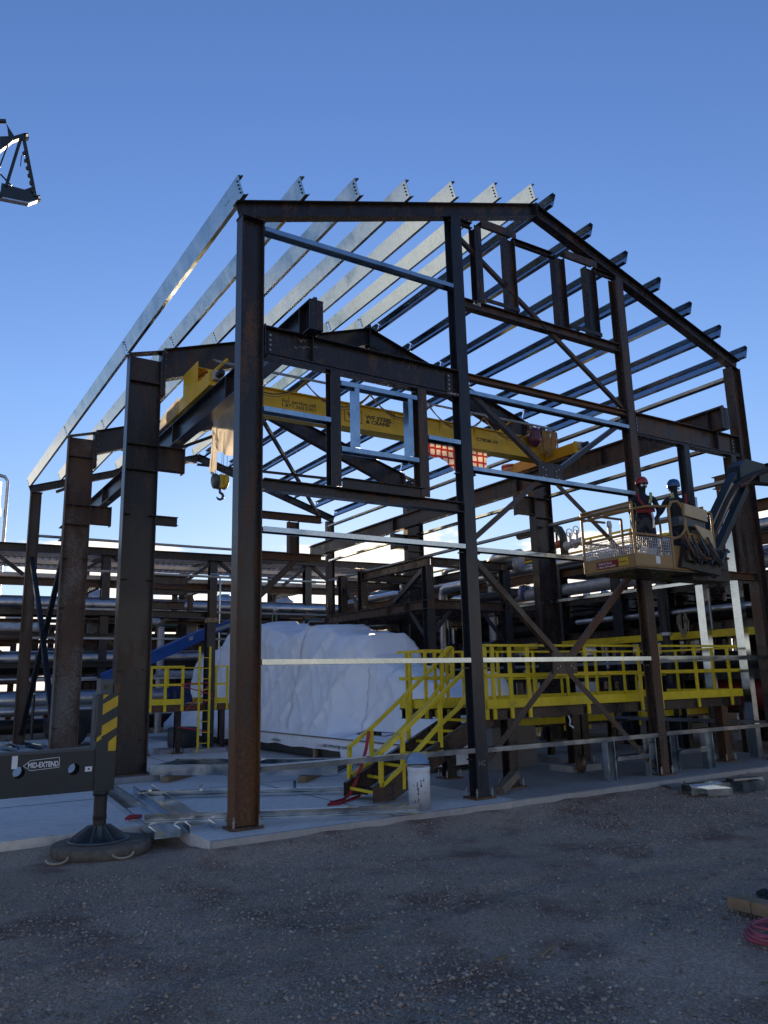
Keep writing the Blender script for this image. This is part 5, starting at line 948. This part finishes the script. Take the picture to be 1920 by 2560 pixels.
tag(MB().lathe([(.3,0),(.34,.05),(.34,.42),(.30,.45)], (3.0, 10.7, .005), (0,0,1), 20).build('dark_tub', 'skid_steel'), 'dark tub on the slab beneath the left platform', 'tub')
# ------------------------------------------------------------------ far blue boom lift with a worker
BB = thing('blue_boom_lift', 'blue telescopic boom lift reaching up behind the wrapped machine', 'boom lift', (3, 14, 0))
p0, p1, p2 = at('e5', 60, 2170, 1, 14), at('e5', 900, 1790, 1, 14.6), at('e5', 1500, 1560, 1, 15.2)
part(MB().ext(RP(.30,.2), p0+(p0-p1)*.8, p1, (0,0,1)), 'base_boom', 'boom_blue', BB); part(MB().ext(RP(.22,.15), p0.lerp(p1,.6)+V((0,0,.03)), p2+(p2-p1)*.35, (0,0,1)), 'fly_boom', 'boom_blue', BB); part(MB().ext(RP(.10,.04), at('e5',640,1880,1,14.3), at('e5',1400,1620,1,15.0)), 'cable_carrier', 'flange_grey', BB)
bs = p0+(p0-p1)*.8; part(MB().poly([(bs.x-1.2, 13.2, .3), (bs.x+1.0, 13.2, .3), (bs.x+.9, 13.2, .7), (bs.x+.2, 13.2, .85), (bs.x-.6, 13.2, .85), (bs.x-1.2, 13.2, .6)], (0,1.3,0)), 'chassis', 'pipe_black', BB)
for dx in (-.8, .7):
    for y in (13.1, 14.5): part(MB().lathe([(.2,-.12),(.36,-.12),(.38,-.08),(.38,.08),(.36,.12),(.2,.12)], (bs.x+dx, y, .385), (0,1,0), 22), 'wheel', 'rubber', BB)
wk = at('e6', 230, 960, 1, 16.2); wz = wk.z - 1.66/U
part(MB().box(wk.x-.45, wk.x+.35, 15.9, 16.5, wz-.04, wz), 'basket_floor', 'boom_blue', BB)
for z in (.4, .8):
    part(MB().tube([(wk.x-.45,15.9,wz+z),(wk.x+.35,15.9,wz+z),(wk.x+.35,16.5,wz+z),(wk.x-.45,16.5,wz+z)], .02, 6, closed=True), 'basket_rail', 'flange_grey', BB)
for x, y in ((-.45,15.9),(.35,15.9),(.35,16.5),(-.45,16.5)): part(MB().tube([(wk.x+x,y,wz),(wk.x+x,y,wz+.8)], .02, 6), 'basket_post', 'flange_grey', BB)
part(MB().ext(RP(.12,.1), p2+(p2-p1)*.35, (wk.x, 16.2, wz-.04)), 'jib', 'boom_blue', BB)
person('person', 'distant worker in a pale hard hat and dark vest above the wrapped machine', (wk.x, 16.15, wz+.003), R(-70), {'L':((.26,-.1,1.2),(.15,-.32,1.1)), 'R':((-.26,-.1,1.2),(-.15,-.32,1.08))}, ['navy_cloth','navy_cloth','skin','rubber','glove'], True, 'hat_white', True, [strap([(-.12,-.12,1.48),(-.12,-.14,1.1)], .03, 'hivis', 'vest_stripe'), strap([(.12,-.12,1.48),(.12,-.14,1.1)], .03, 'hivis', 'vest_stripe')], lean=.05)
# ------------------------------------------------------------------ caged ladder at the back
GL = thing('galvanized_ladder', 'tall galvanized ladder with curved top rails beyond the wrapped machine', 'ladder', (6.0, 16.3, 0))
lx = [at('e5', x, 1200, 1, 16.3).x for x in (1140, 1335)]; lz1_ = at('e5', 1140, 1000, 1, 16.3).z
for x in lx: part(MB().tube([(x,16.3,.0),(x,16.3,lz1_-.25),(x,16.3,lz1_),(x,16.36,lz1_+.2),(x-.06,16.5,lz1_+.32),(x-.15,16.75,lz1_+.34)], .028, 8), 'stile', 'galvanized', GL)
for z in np.arange(.3, lz1_, .24): part(MB().tube([(lx[0],16.3,z),(lx[1],16.3,z)], .012, 6), 'rung', 'galvanized', GL)
# ------------------------------------------------------------------ pipe rack across the back
RK = thing('back_pipe_rack', 'long multi-level steel pipe rack crossing behind the building', 'pipe rack', (2, 20, -.1))
SL = -.06; YB = 19.0
def zc(y, yy=YB): return at('c7', 0, y, 1, yy).z
def xb(x0, x1, z0, z1, yy, b, m_, par=RK, name='beam'):
    return part(MB().ext(WP(z1-z0, b, .02, .014), (x0, yy+SL*x0, (z0+z1)/2), (x1, yy+SL*x1, (z0+z1)/2)), name, m_, par)
XL, XR = -9.0, 15.0
for (y0, y1, dy, m_) in ((568,622,0,'steel_dark'), (808,858,.4,'steel_rust'), (1018,1062,0,'steel_dark'), (1096,1120,.9,'steel_mid'), (1196,1224,0,'steel_blue'), (1242,1268,1.2,'steel_rust'), (1402,1440,0,'pipe_black'), (1470,1492,1.4,'steel_dark'), (1800,1850,.8,'steel_dark')):
    xb(XL, XR, zc(y1, YB+dy), zc(y0, YB+dy), YB+dy, .25, m_)
rx = [at('c7', 725, 900, 1, YB).x]; rx = [rx[0] + k*3.6 for k in range(-3, 4)]
for i, x in enumerate(rx):
    for dy in (0, 3.2): part(MB().ext(WP(.26,.26,.02,.014), (x, YB+dy+SL*x+.18, -.1), (x, YB+dy+SL*x+.18, zc(565)), (0,1,0)), 'column', 'steel_blue', RK)
    for z in (zc(1020), zc(810), zc(1196), zc(565)-.25): part(MB().ext(WP(.2,.16), (x, YB+.35+SL*x, z), (x, YB+3.2+SL*x, z)), 'cross_beam', 'steel_dark', RK)
    part(MB().ext(AP(.11,.014), (x+.1, YB+SL*x+.1, zc(600)-.1), (x+1.1, YB+SL*x+.05, zc(790)), (0,1,0)), 'knee_brace', 'steel_dark', RK); part(MB().ext(AP(.11,.014), (x-.1, YB+SL*x+.1, zc(600)-.1), (x-1.1, YB+SL*x+.05, zc(790)), (0,1,0)), 'knee_brace', 'steel_dark', RK)
    part(MB().ext(AP(.11,.014), (x+.1, YB+SL*x+.1, zc(1250)), (x+1.2, YB+SL*x+.05, zc(1440)), (0,1,0)), 'knee_brace', 'steel_dark', RK)
# cable trays as ladders
def tray(label, z, yy, w_, x0=XL, x1=XR, m_='tray'):
    t = thing('cable_tray', label, 'cable tray', (0, yy, z))
    for d in (0, w_): part(MB().box(-.5,.5,0,.02,0,.02) if False else MB().ext(RP(.13,.02), (x0, yy+d+SL*x0, z), (x1, yy+d+SL*x1, z)), 'side_rail', m_, t)
    rg = MB()
    for x in np.arange(x0+.1, x1, .22): rg.box(x-.02, x+.02, yy+SL*x+.012, yy+w_+SL*x-.012, z-.055, z-.03)
    stuff(part(rg, 'rungs', m_, t))
    c = MB()
    for k in range(4): c.tube([(x, yy+SL*x+.1+k*w_/5+.03*math.sin(x*1.3+k), z-.0) for x in np.arange(x0, x1, .8)], .03, 6)
    stuff(part(c, 'cables', 'far_grey', t))
tray('upper ladder cable tray on the back pipe rack below its top beam', zc(690, YB+1.0), YB+1.0, .9); tray('lower ladder cable tray on the back pipe rack above the rusty beam', zc(785, YB+.7), YB+.7, .9); tray('topmost cable tray at the rear of the back pipe rack', zc(640, YB+2.2), YB+2.2, .8)
def pipe_x(label, z, yy, r, m_, x0=XL, x1=XR, bands=True):
    o = tag(MB().tube([(x0, yy+SL*x0, z), (x1, yy+SL*x1, z)], r, 20).build('pipe', m_), label, 'pipe')
    if bands:
        b = MB()
        for x in np.arange(x0+.5, x1, 1.15): b.lathe([(r*1.02,-.012),(r*1.02,.012)], (x, yy+SL*x, z), (1,SL,0), 20)
        stuff(part(b, 'bands', m_, o))
pipe_x('silver clad pipe on the middle tier of the back pipe rack', zc(985, YB+.25), YB+.25, .24, 'cladding'); pipe_x('large silver clad pipe on the lower tier of the back pipe rack', zc(1376, YB+.3), YB+.3, .24, 'cladding'); pipe_x('big silver clad pipe low down at the back near the ground', zc(1668, YB-.6), YB-.6, .27, 'cladding'); pipe_x('smaller silver pipe beneath the big low one at the back', zc(1745, YB-.7), YB-.7, .14, 'cladding'); pipe_x('dark pipe under the middle tier of the back pipe rack', zc(1040, YB+1.2), YB+1.2, .2, 'pipe_black', bands=False); pipe_x('pale thin pipe on the top tier of the back pipe rack', zc(640, YB+.4)+.02, YB+.4, .07, 'pipe_white', bands=False); pipe_x('dark pipe along the lower tier behind the large silver pipe', zc(1440, YB+1.0), YB+1.0, .2, 'pipe_black', bands=False); pipe_x('slim silver pipe between the two low tiers at the back', zc(1520, YB+.2), YB+.2, .08, 'cladding', bands=False); pipe_x('dark pipe near the ground under the back rack', zc(1850, YB+.2), YB+.2, .22, 'pipe_black', bands=False)
# ------------------------------------------------------------------ pipe rack running away on the right
RR = thing('right_pipe_rack', 'dark multi-level pipe rack running away outside the right wall', 'pipe rack', (12, 6, -.1))
RX = 10.6
ry = sorted(set([round(at('e1', x, 500, 0, RX).y, 2) for x in (80, 535, 890)] + [-1.2, 9.5, 12.5, 15.5]))
for y in ry:
    for x in (RX, RX+2.9): part(MB().ext(WP(.26,.26,.02,.014), (x, y, -.1), (x, y, 4.0 if x == RX else 4.7), (1,0,0)), 'column', 'steel_dark' if x > RX else 'steel_blue', RR)
    for z in (3.2, 3.9, 2.35, 1.5): part(MB().ext(WP(.2,.16), (RX+.14, y, z-.1), (RX+2.76, y, z-.1)), 'cross_beam', 'steel_dark', RR)
    part(MB().ext(AP(.11,.014), (RX+.15, y, 1.5), (RX+1.6, y, 3.0), (0,1,0)), 'knee_brace', 'steel_dark', RR)
for z, m_ in ((3.2,'steel_dark'), (2.35,'steel_dark'), (3.9,'steel_rust'), (1.45,'steel_dark')):
    for x in (RX, RX+2.9): beam_y(-4, 17, x, z-.2, z, .14, m_, 'beam', RR)
for z in (3.06, 2.2, 1.30): part(MB().box(RX+.2, RX+2.7, -4, 17, z-.03, z), 'deck', 'steel_dark', RR)  # solid floors added to block light and darken the rack
part(MB().ext(RP(.14,.1), (RX-.1, -4, 2.12), (RX-.1, 9, 2.12)), 'yellow_beam', 'safety_yellow', RR)
beam_x(RX-.9, RX, .75, 3.5, 3.7, .2, 'steel_rust', 'stub_beam', RR); beam_y(-4, 1.8, RX+.35, 4.4, 4.6, .2, 'steel_rust', 'beam', RR); beam_y(-4, 1.8, RX+.35, 5.0, 5.25, .2, 'steel_mid', 'beam', RR)
for y in (-1.2, 1.6): part(MB().ext(WP(.22,.22), (RX+.35, y, 3.9), (RX+.35, y, 5.25), (1,0,0)), 'column', 'steel_rust', RR)
def pipe_y(label, x, z, r, m_, y0=-4, y1=17, bands=True):
    o = tag(MB().tube([(x, y0, z), (x, y1, z)], r, 20).build('pipe', m_), label, 'pipe')
    if bands:
        b = MB()
        for y in np.arange(y0+.5, y1, 1.15): b.lathe([(r*1.02,-.012),(r*1.02,.012)], (x, y, z), (0,1,0), 20)
        stuff(part(b, 'bands', m_, o))
pipe_y('bright silver pipe on top of the right pipe rack by the flanged ends', RX+.2, 4.08, .13, 'cladding'); pipe_y('grey pipe on the middle tier of the right pipe rack', RX+.05, 3.40, .15, 'flange_grey', bands=False); pipe_y('slim silver pipe under the middle tier of the right pipe rack', RX+.0, 2.60, .07, 'cladding', -4, 5.5); pipe_y('dark pipe inside the right pipe rack', RX+.5, 2.58, .2, 'pipe_black', bands=False); pipe_y('wide silver pipe at the back of the right rack top', RX+1.2, 4.2, .22, 'cladding'); pipe_y('black pipe at the back of the right rack top', RX+1.9, 4.2, .2, 'pipe_black', bands=False); pipe_y('bare pipe on the lowest deck of the right rack', RX+.7, 1.62, .18, 'pipe_dark', bands=False)
pipe_y('shiny blue-lit pipe beyond the corner column at the right edge', RX+.9, 3.62, .2, 'cladding', -4, 2)
for i, (c, x, y, fm, lab) in enumerate((('e2',1175,280,'flange_grey','large grey blind flange with bolts on top of the right rack'), ('e2',1225,530,'flange_blue','blue blind flange with bolts below the grey one'))):
    p = at(c, x, y, 0, RX+.05); t = thing('pipe_flange', lab, 'flange', p); ax = V((.35,-1,0)).normalized()
    part(MB().lathe([(.20,-.03),(.21,-.02),(.21,.02),(.20,.03)], p, ax, 28), 'blind_disc', fm, t); part(MB().lathe([(.21,-.11),(.21,-.05),(.12,-.05)], p, ax, 28), 'flange_ring', 'flange_grey', t); part(MB().tube([p-ax*.05, p-ax*1.4], .12, 16), 'pipe_stub', 'pipe_dark', t)
    u = ax.cross(V((0,0,1))).normalized(); v = ax.cross(u); part(MB().bolts([p+ax*.03+(u*math.cos(k*math.pi/6)+v*math.sin(k*math.pi/6))*.17 for k in range(12)], ax, .02, .025), 'bolts', 'bolt_metal', t)
# elbow riser and valves
p = at('c5', 1385, 1370, 0, RX+.3); tag(MB().tube([p+V((0,0,-.5)), p, p+V((0,.02,.15)), p+V((-.0,.12,.32)), p+V((0,.32,.40)), p+V((0,.7,.40)), p+V((0,1.6,.40))], .10, 16).build('pipe_elbow', 'pipe_dark'), 'thick dark pipe elbow rising above the right rack against the sky', 'pipe elbow')
def valve(label, p, m1, m2, wheel=True):
    t = thing('valve', label, 'valve', p); part(MB().lathe([(.06,-.16),(.11,-.16),(.11,-.12),(.07,-.1),(.09,0),(.07,.1),(.11,.12),(.11,.16),(.06,.16)], p, (0,1,0), 16), 'valve_body', m1, t); part(MB().tube([p, p+V((0,0,.3))], .03, 8), 'stem', m2, t)
    if wheel: part(MB().tube([p+V((.10*math.cos(a),.02,.3+.10*math.sin(a))) for a in np.linspace(0,6.283,18,endpoint=False)], .012, 6, closed=True), 'handwheel', m2, t); part(MB().tube([p+V((-.1,.02,.3)), p+V((.1,.02,.3))], .01, 5), 'spoke', m2, t)
for i, (x, y, a, b, wl) in enumerate(((1335,1395,'valve_orange','valve_green',False), (1490,1375,'flange_grey','pipe_white',True), (1440,1395,'pipe_white','pipe_white',True))):
    valve(['orange and green valve at the foot of the dark elbow', 'grey valve with a pale handwheel against the sky', 'small white valve beside the grey one on the right rack'][i], at('c5', x, y, 0, RX+.25), a, b, wl)
p = at('c6', 440, 960, 0, RX+.2); t = thing('instrument_post', 'slim white instrument post standing above the right rack behind the basket', 'instrument', p); part(MB().tube([V((p.x,p.y,4.1)), p], .045, 10), 'tube', 'pipe_white', t); part(MB().lathe([(.1,-.02),(.1,.02)], p, (.3,-1,0), 16), 'gauge', 'flange_grey', t)
YR = thing('rack_guardrail', 'yellow guardrail on top of the right pipe rack behind the basket', 'guardrail', (RX+.3, 5, 4.2))
for z in (4.35, 4.62): part(MB().ext(RP(.05,.03), (RX+.55, 1.6, z), (RX+.55, 12, z)), 'rail', 'safety_yellow', YR)
for y in np.arange(1.8, 12, 1.2): part(MB().box(RX+.53, RX+.57, y-.02, y+.02, 3.92, 4.62), 'rail_post', 'safety_yellow', YR)
q = at('e1', 1005, 540, 0, RX-.15); cc2 = MB(); random.seed(4)
for k in range(9):
    w2, h2 = random.uniform(.05,.13), random.uniform(.22,.36); cc2.tube([q+V((random.uniform(-.03,.03), w2*math.sin(t), .2-h2*(1-math.cos(t))/1.3)) for t in np.linspace(0, 6.283, 18, endpoint=False)], .011, 6, closed=True)
tag(cc2.build('rope_coil', 'rope_tan'), 'pale rope coil hanging on the right pipe rack post', 'rope')
for i, (x, y, r, l, m_) in enumerate(((RX+.4, 1.2, .3, 2.0, 'red_vessel'), (RX+1.4, 3.5, .42, 2.2, 'pipe_dark'))):
    t = thing('vessel', ['dull red horizontal vessel low behind the platform railing', 'dark horizontal vessel deeper inside the right rack'][i], 'vessel', (x, y, .4)); part(MB().lathe([(.02,-.08),(r*.7,-.03),(r,.06),(r,l-.06),(r*.7,l+.03),(.02,l+.08)], (x, y-l/2, .98), (0,1,0), 22), 'shell', m_, t)
    for d in (-.5, .5): part(MB().box(x-r*.7, x+r*.7, y+d-.05, y+d+.05, -.1, .75), 'saddle', 'steel_dark', t)
# vertical silver ducts between
for i, (x, y0, y1) in enumerate(((545, 640, 1000), (590, 430, 1000), (960, 680, 960))):
    p = at('e2', x, 700, 1, 10.5); tag(MB().lathe([(.11,0),(.11,1.5),(.115,1.5),(.115,1.53),(.11,1.53),(.11,3.2-.3*i)], (p.x, 10.5, -.1), (0,0,1), 18).build('vertical_duct', 'cladding'), ['leftmost upright silver pipe beyond the inner support frame', 'middle upright silver pipe beyond the inner support frame', 'right upright silver pipe beside the near frame column'][i], 'pipe')
p = at('e2', 1240, 900, 1, 8.0); tag(MB().tube([(p.x+.9,8,1.95),(p.x+.35,8,1.98),(p.x+.12,8,1.9),(p.x,8,1.65),(p.x,8,-.1)], .19, 18).build('duct_elbow', 'cladding'), 'silver clad duct elbow turning down behind the near frame column', 'duct')
# dense piping in front of and inside the right rack
PM = thing('piping_manifold', 'dense tangle of dark and silver pipes with flanges inside the right pipe rack', 'piping', (11.5, 8, 0)); random.seed(77)
for k in range(34):
    x, y = random.uniform(9.9, 12.8), random.uniform(1.5, 15.5); r = random.choice((.04,.05,.07,.1,.13)); m_ = random.choice(('cladding','pipe_dark','pipe_black','flange_grey','pipe_dark','galvanized_dull')); z0, z1 = random.choice(((-.1,2.2),(-.1,3.1),(1.2,3.9),(2.2,4.5))); d = random.choice((-1,1))*random.uniform(.5,1.6)
    pp = part(MB().tube([(x,y,z0),(x,y,z1-.2),(x,y+.06*(1 if d>0 else -1),z1-.06),(x,y+.2*(1 if d>0 else -1),z1),(x,y+d,z1)], r, 10), 'pipe_run', m_, PM)
    for z in (z0+(z1-z0)*.35, z0+(z1-z0)*.7): part(MB().lathe([(r*1.7,-.03),(r*1.7,.03)], (x,y,z), (0,0,1), 14), 'flange', random.choice(('flange_grey','pipe_dark','steel_mid')), pp)
    if k % 4 == 0: part(MB().tube([(x+.12*math.cos(a), y-.12, z0+(z1-z0)*.5+.12*math.sin(a)) for a in np.linspace(0,6.283,14,endpoint=False)], .012, 5, closed=True), 'handwheel', random.choice(('red_vessel','valve_green','flange_grey')), pp); part(MB().tube([(x,y,z0+(z1-z0)*.5),(x,y-.12,z0+(z1-z0)*.5)], .03, 6), 'stem', 'pipe_dark', pp)
PB = thing('rear_piping', 'cluster of upright pipes and small vessels beyond the far gable under the back rack', 'piping', (4, 18, 0))
for k in range(26):
    x, y = random.uniform(-3, 12), random.uniform(17.0, 18.4); r = random.choice((.04,.06,.08,.12)); z1 = random.uniform(1.2, 3.6); d = random.choice((-1,1))*random.uniform(.4,1.5)
    pp = part(MB().tube([(x,y,-.1),(x,y,z1-.15),(x+.1*(1 if d>0 else -1),y,z1),(x+d,y,z1)], r, 9), 'pipe_run', random.choice(('cladding','pipe_dark','pipe_black','flange_grey','valve_green')), PB); part(MB().lathe([(r*1.7,-.03),(r*1.7,.03)], (x,y,z1*.5), (0,0,1), 12), 'flange', 'flange_grey', pp)
# ------------------------------------------------------------------ lattice crane boom at the upper left
KR['g'] = (0, 280, 9.218)
LB = thing('lattice_boom', 'dark green lattice crane boom tip entering at the upper left', 'crane boom', (-1.5, 10, 12.2)); gy_ = 10
def gp(x, y, yy=gy_): return at('g', x, y, 1, yy)
sc_ = (gp(100,0)-gp(0,0)).length/100
def gt(a, b, w_, yy=gy_, m_='teal_paint', nm='lacing'): part(MB().tube([gp(*a,yy), gp(*b,yy)], w_*sc_/2, 10), nm, m_, LB)
gt((-2600,180),(130,215),110,gy_,'teal_paint','chord'); gt((480,610),(140,1720),78); gt((545,600),(810,1950),88); gt((0,1240),(180,760),38); gt((0,1420),(260,1700),40); gt((-900,1700),(0,1240),60); gt((-900,700),(0,1420),50); gt((-2600,1850),(40,1940),90,gy_,'teal_paint','chord'); gt((-2600,1750),(60,1880),90,gy_+.9,'teal_paint','chord'); gt((-1500,250),(-900,1750),60); gt((-300,200),(-900,1750),60)
def gpl(pts, m_, nm, t=.05): part(MB().poly([gp(*p) for p in pts], (0,t,0)), nm, m_, LB)
gpl([(150,270),(325,545),(200,560),(170,300)], 'teal_paint', 'gusset'); gpl([(0,560),(320,550),(560,480),(600,480),(600,590),(460,600),(290,660),(200,740),(0,890)], 'teal_paint', 'arm_plate', .12); gpl([(560,485),(650,480),(650,505),(600,515),(600,570),(670,572),(670,598),(560,600)], 'teal_paint', 'fork', .12)
gpl([(40,1630),(250,1700),(565,1785),(720,1730),(830,1940),(880,1960),(860,2020),(640,2070),(0,1940)], 'teal_paint', 'foot_plate', .10); gpl([(830,1915),(930,1910),(930,1935),(885,1945),(885,1990),(940,2000),(940,2020),(860,2030)], 'teal_paint', 'fork', .12); gt((500,1000),(470,1250),22,gy_-.03,'boom_blue','loose_line')
b_ = MB(); b_.poly([gp(0,1945), gp(640,2072), gp(870,2015), gp(870,2030), gp(660,2105), gp(0,1975)], (0,.14,0)); part(b_, 'bottom_flange', 'cladding', LB)  # pale metal puts the sunlit look into the boom's underside
for k in range(6): q = gp(560+40*k, 950+170*k, gy_-.02); part(MB().lathe([(.02,-.06),(.05,0),(.02,.06)], q, (.3,0,1), 7), 'hose_clamp', 'pipe_black', LB)
# exhaust stack at the far left
SK = thing('exhaust_stack', 'tall silver exhaust stack with side pipe at the left picture edge', 'stack', (0, 30, 0)); sx_ = at('c7', 22, 300, 1, 30).x; sz_ = at('c7', 20, 130, 1, 30).z
part(MB().lathe([(.62,0),(.62,sz_-.1)], (sx_-.75, 30, -.1), (0,0,1), 28), 'shell', 'cladding', SK); part(MB().lathe([(.68,0),(.68,.35)], (sx_-.75, 30, sz_-1.75), (0,0,1), 28), 'ring', 'steel_dark', SK); part(MB().tube([(sx_+.12,30,-.1),(sx_+.12,30,sz_-.1),(sx_-.02,30,sz_+.1),(sx_-.5,30,sz_+.2)], .075, 10), 'side_pipe', 'cladding', SK)
# ------------------------------------------------------------------ far process modules and buildings behind the rack
def module(label, x0, y0, nx, ny, dx, dy, zs, seed):
    random.seed(seed); t = thing('process_module', label, 'plant module', (x0, y0, -.1))
    for i in range(nx+1):
        for j in range(ny+1): part(MB().box(x0+i*dx-.12, x0+i*dx+.12, y0+j*dy-.12, y0+j*dy+.12, -.12, zs[-1]), 'column', 'steel_dark', t)
    for z in zs:
        for j in range(ny+1): part(MB().box(x0, x0+nx*dx, y0+j*dy-.09, y0+j*dy+.09, z-.28, z), 'beam', 'steel_mid', t)
        part(MB().box(x0+.15, x0+nx*dx-.15, y0+.15, y0+ny*dy-.15, z-.06, z-.02), 'deck', 'steel_dark', t)
        for k in range(3): r = random.uniform(.12,.3); part(MB().tube([(x0-.5, y0+.3+k*.7, z+r), (x0+nx*dx+.5, y0+.3+k*.7, z+r)], r, 12), 'pipe_run', random.choice(['cladding','pipe_dark','pipe_black','pipe_white']), t)
        for k in range(nx*2):
            r = random.uniform(.2,.5); x = x0+random.uniform(.5, nx*dx-.5); part(MB().lathe([(r*.6,0),(r,.15),(r,.9),(r*.6,1.1)], (x, y0+random.uniform(.4,1.2), z-.019), (0,0,1), 14), 'drum', random.choice(['flange_grey','pipe_dark','cladding','far_grey']), t)
    for k in range(nx*3): part(MB().box(*(lambda q: (q, q+.03))(x0+k*dx/3), y0-.05, y0-.02, zs[0], zs[0]+.8), 'rail_post', 'safety_yellow' if k % 3 == 0 else 'flange_grey', t)
    part(MB().box(x0, x0+nx*dx, y0-.05, y0-.02, zs[0]+.78, zs[0]+.82), 'rail', 'flange_grey', t)
module('leftmost far plant module of decks, pipes and drums beyond the rack', -14, 26, 5, 2, 3.2, 3, (1.9, 3.6), 21); module('middle far plant module seen between rack and wrapped machine', 3.5, 25.5, 4, 2, 3.2, 3, (1.6, 3.1, 4.3), 22); module('right far plant module behind the right pipe rack', 17.5, 20, 4, 2, 3.2, 3, (1.8, 3.4, 4.6), 23); module('plant module added deep behind the right rack to darken the background', 15.5, 2, 2, 5, 3, 3.2, (1.8, 3.4), 24)  # last module is added to darken the view behind the right rack
def far_house(label, x, y, w_, d, h, rh, m_):
    t = thing('far_building', label, 'building', (x, y, -.1)); part(MB().box(x-w_/2, x+w_/2, y, y+d, -.12, h), 'wall', m_, t)
    part(MB().poly([(x-w_/2-.4, y-.3, h), (x+w_/2+.4, y-.3, h), (x, y-.3, h+rh)], (0,d+.6,0)), 'roof', 'far_grey', t)
    for k in range(int(w_//3)): part(MB().box(x-w_/2+1+k*3, x-w_/2+2.2+k*3, y-.04, y-.002, h*.4, h*.75), 'window', 'pipe_black', t)
far_house('pale tan shed far beyond the left end of the rack', -6, 55, 18, 12, 5.5, 1.6, 'far_wall'); far_house('low grey shed far behind the middle of the rack', 24, 62, 26, 14, 5.0, 1.4, 'far_wall'); far_house('long grey hall on the far right skyline', 60, 48, 30, 16, 6.0, 1.5, 'far_grey')
# ------------------------------------------------------------------ paint and chalk marks on the steel
random.seed(31)
for i, x in enumerate(px_[:7]):
    p_ = [o for o in bpy.data.objects if o.name.split('.')[0] == 'purlin' and o.parent is B][i*3]; nrm = V((-.325,0,1)).normalized(); c = V((x, 0, rz(x))) + nrm*.12
    text_mesh('chalk_mark', 'P-1', .05/.7, (c.x-.004, .34, c.z-.02), .10, 'pipe_dark', p_, .0006, rot=(R(90), R(-18)*0, R(-90)))
hb0 = [o for o in bpy.data.objects if o.name.split('.')[0] == 'header_beam'][0]
def scrib(c, x0, y0, x1, y1, y, n, par, m_='letter_white'):
    a = MB(); pts = [at(c, x0+(x1-x0)*k/n, random.uniform(y0, y1)+(y1-y0)*0, 1, y) for k in range(n+1)]
    for p, q in zip(pts[:-1], pts[1:]):
        if random.random() < .8: a.ext(RP(.004,.002), p, q, (0,1,0))
    stuff(part(a, 'chalk_mark', m_, par))
scrib('c4', 955, 130, 1010, 165, .078, 8, hb0); scrib('c4', 930, 180, 1100, 200, .078, 16, hb0); scrib('c2', 1095, 1190, 1170, 1240, .078, 9, hb0, 'tan_panel')
lb_ = [o for o in bpy.data.objects if o.name.split('.')[0] == 'girder' and abs(o.data.vertices[0].co.z/U-6.38) < .1]
p = at('c3', 168, 628, 1, .005); text_mesh('chalk_mark', 'A-10', .05/.7, (p.x, .012, p.z), .14, 'letter_white', lb_[0] if lb_ else B, .0006)
cg = [o for o in bpy.data.objects if o.name.split('.')[0] == 'column' and o.parent is B]
p = at('d5', 112, 678, 1, -.002); text_mesh('chalk_mark', 'HC', .06/.7, (3.06, -.003, p.z), .10, 'far_grey', B, .0006)
p = at('c5', 515, 222, 1, -.004); text_mesh('chalk_mark', 'MA9P1', .035/.7, (p.x, .008, 5.0), .17, 'letter_white', hb0, .0006)
p = at('e7', 1275, 300, 1, 0); text_mesh('chalk_mark', '14', .07/.7, (9.2, .07, p.z), .07, 'letter_white', B, .0006)
for c, x0, x1, y in (('c7',305,375,650), ('e6',440,600,640)):
    a, b = at(c, x0, y, 1, YB+.66), at(c, x1, y, 1, YB+.66); tag(MB().box(a.x, b.x, YB+.60+SL*a.x, YB+.63+SL*a.x, a.z-.06, a.z+.06).build('tray_sign', 'teal_light'), 'dark label plate on the cable tray at the left behind the far columns' if c == 'c7' else 'dark label plate on the lower cable tray right of the corner column', 'sign')
for o in bpy.data.objects:
    if o.name.split('.')[0] in ('bolts', 'anchor_bolts') : o['kind'] = 'stuff'
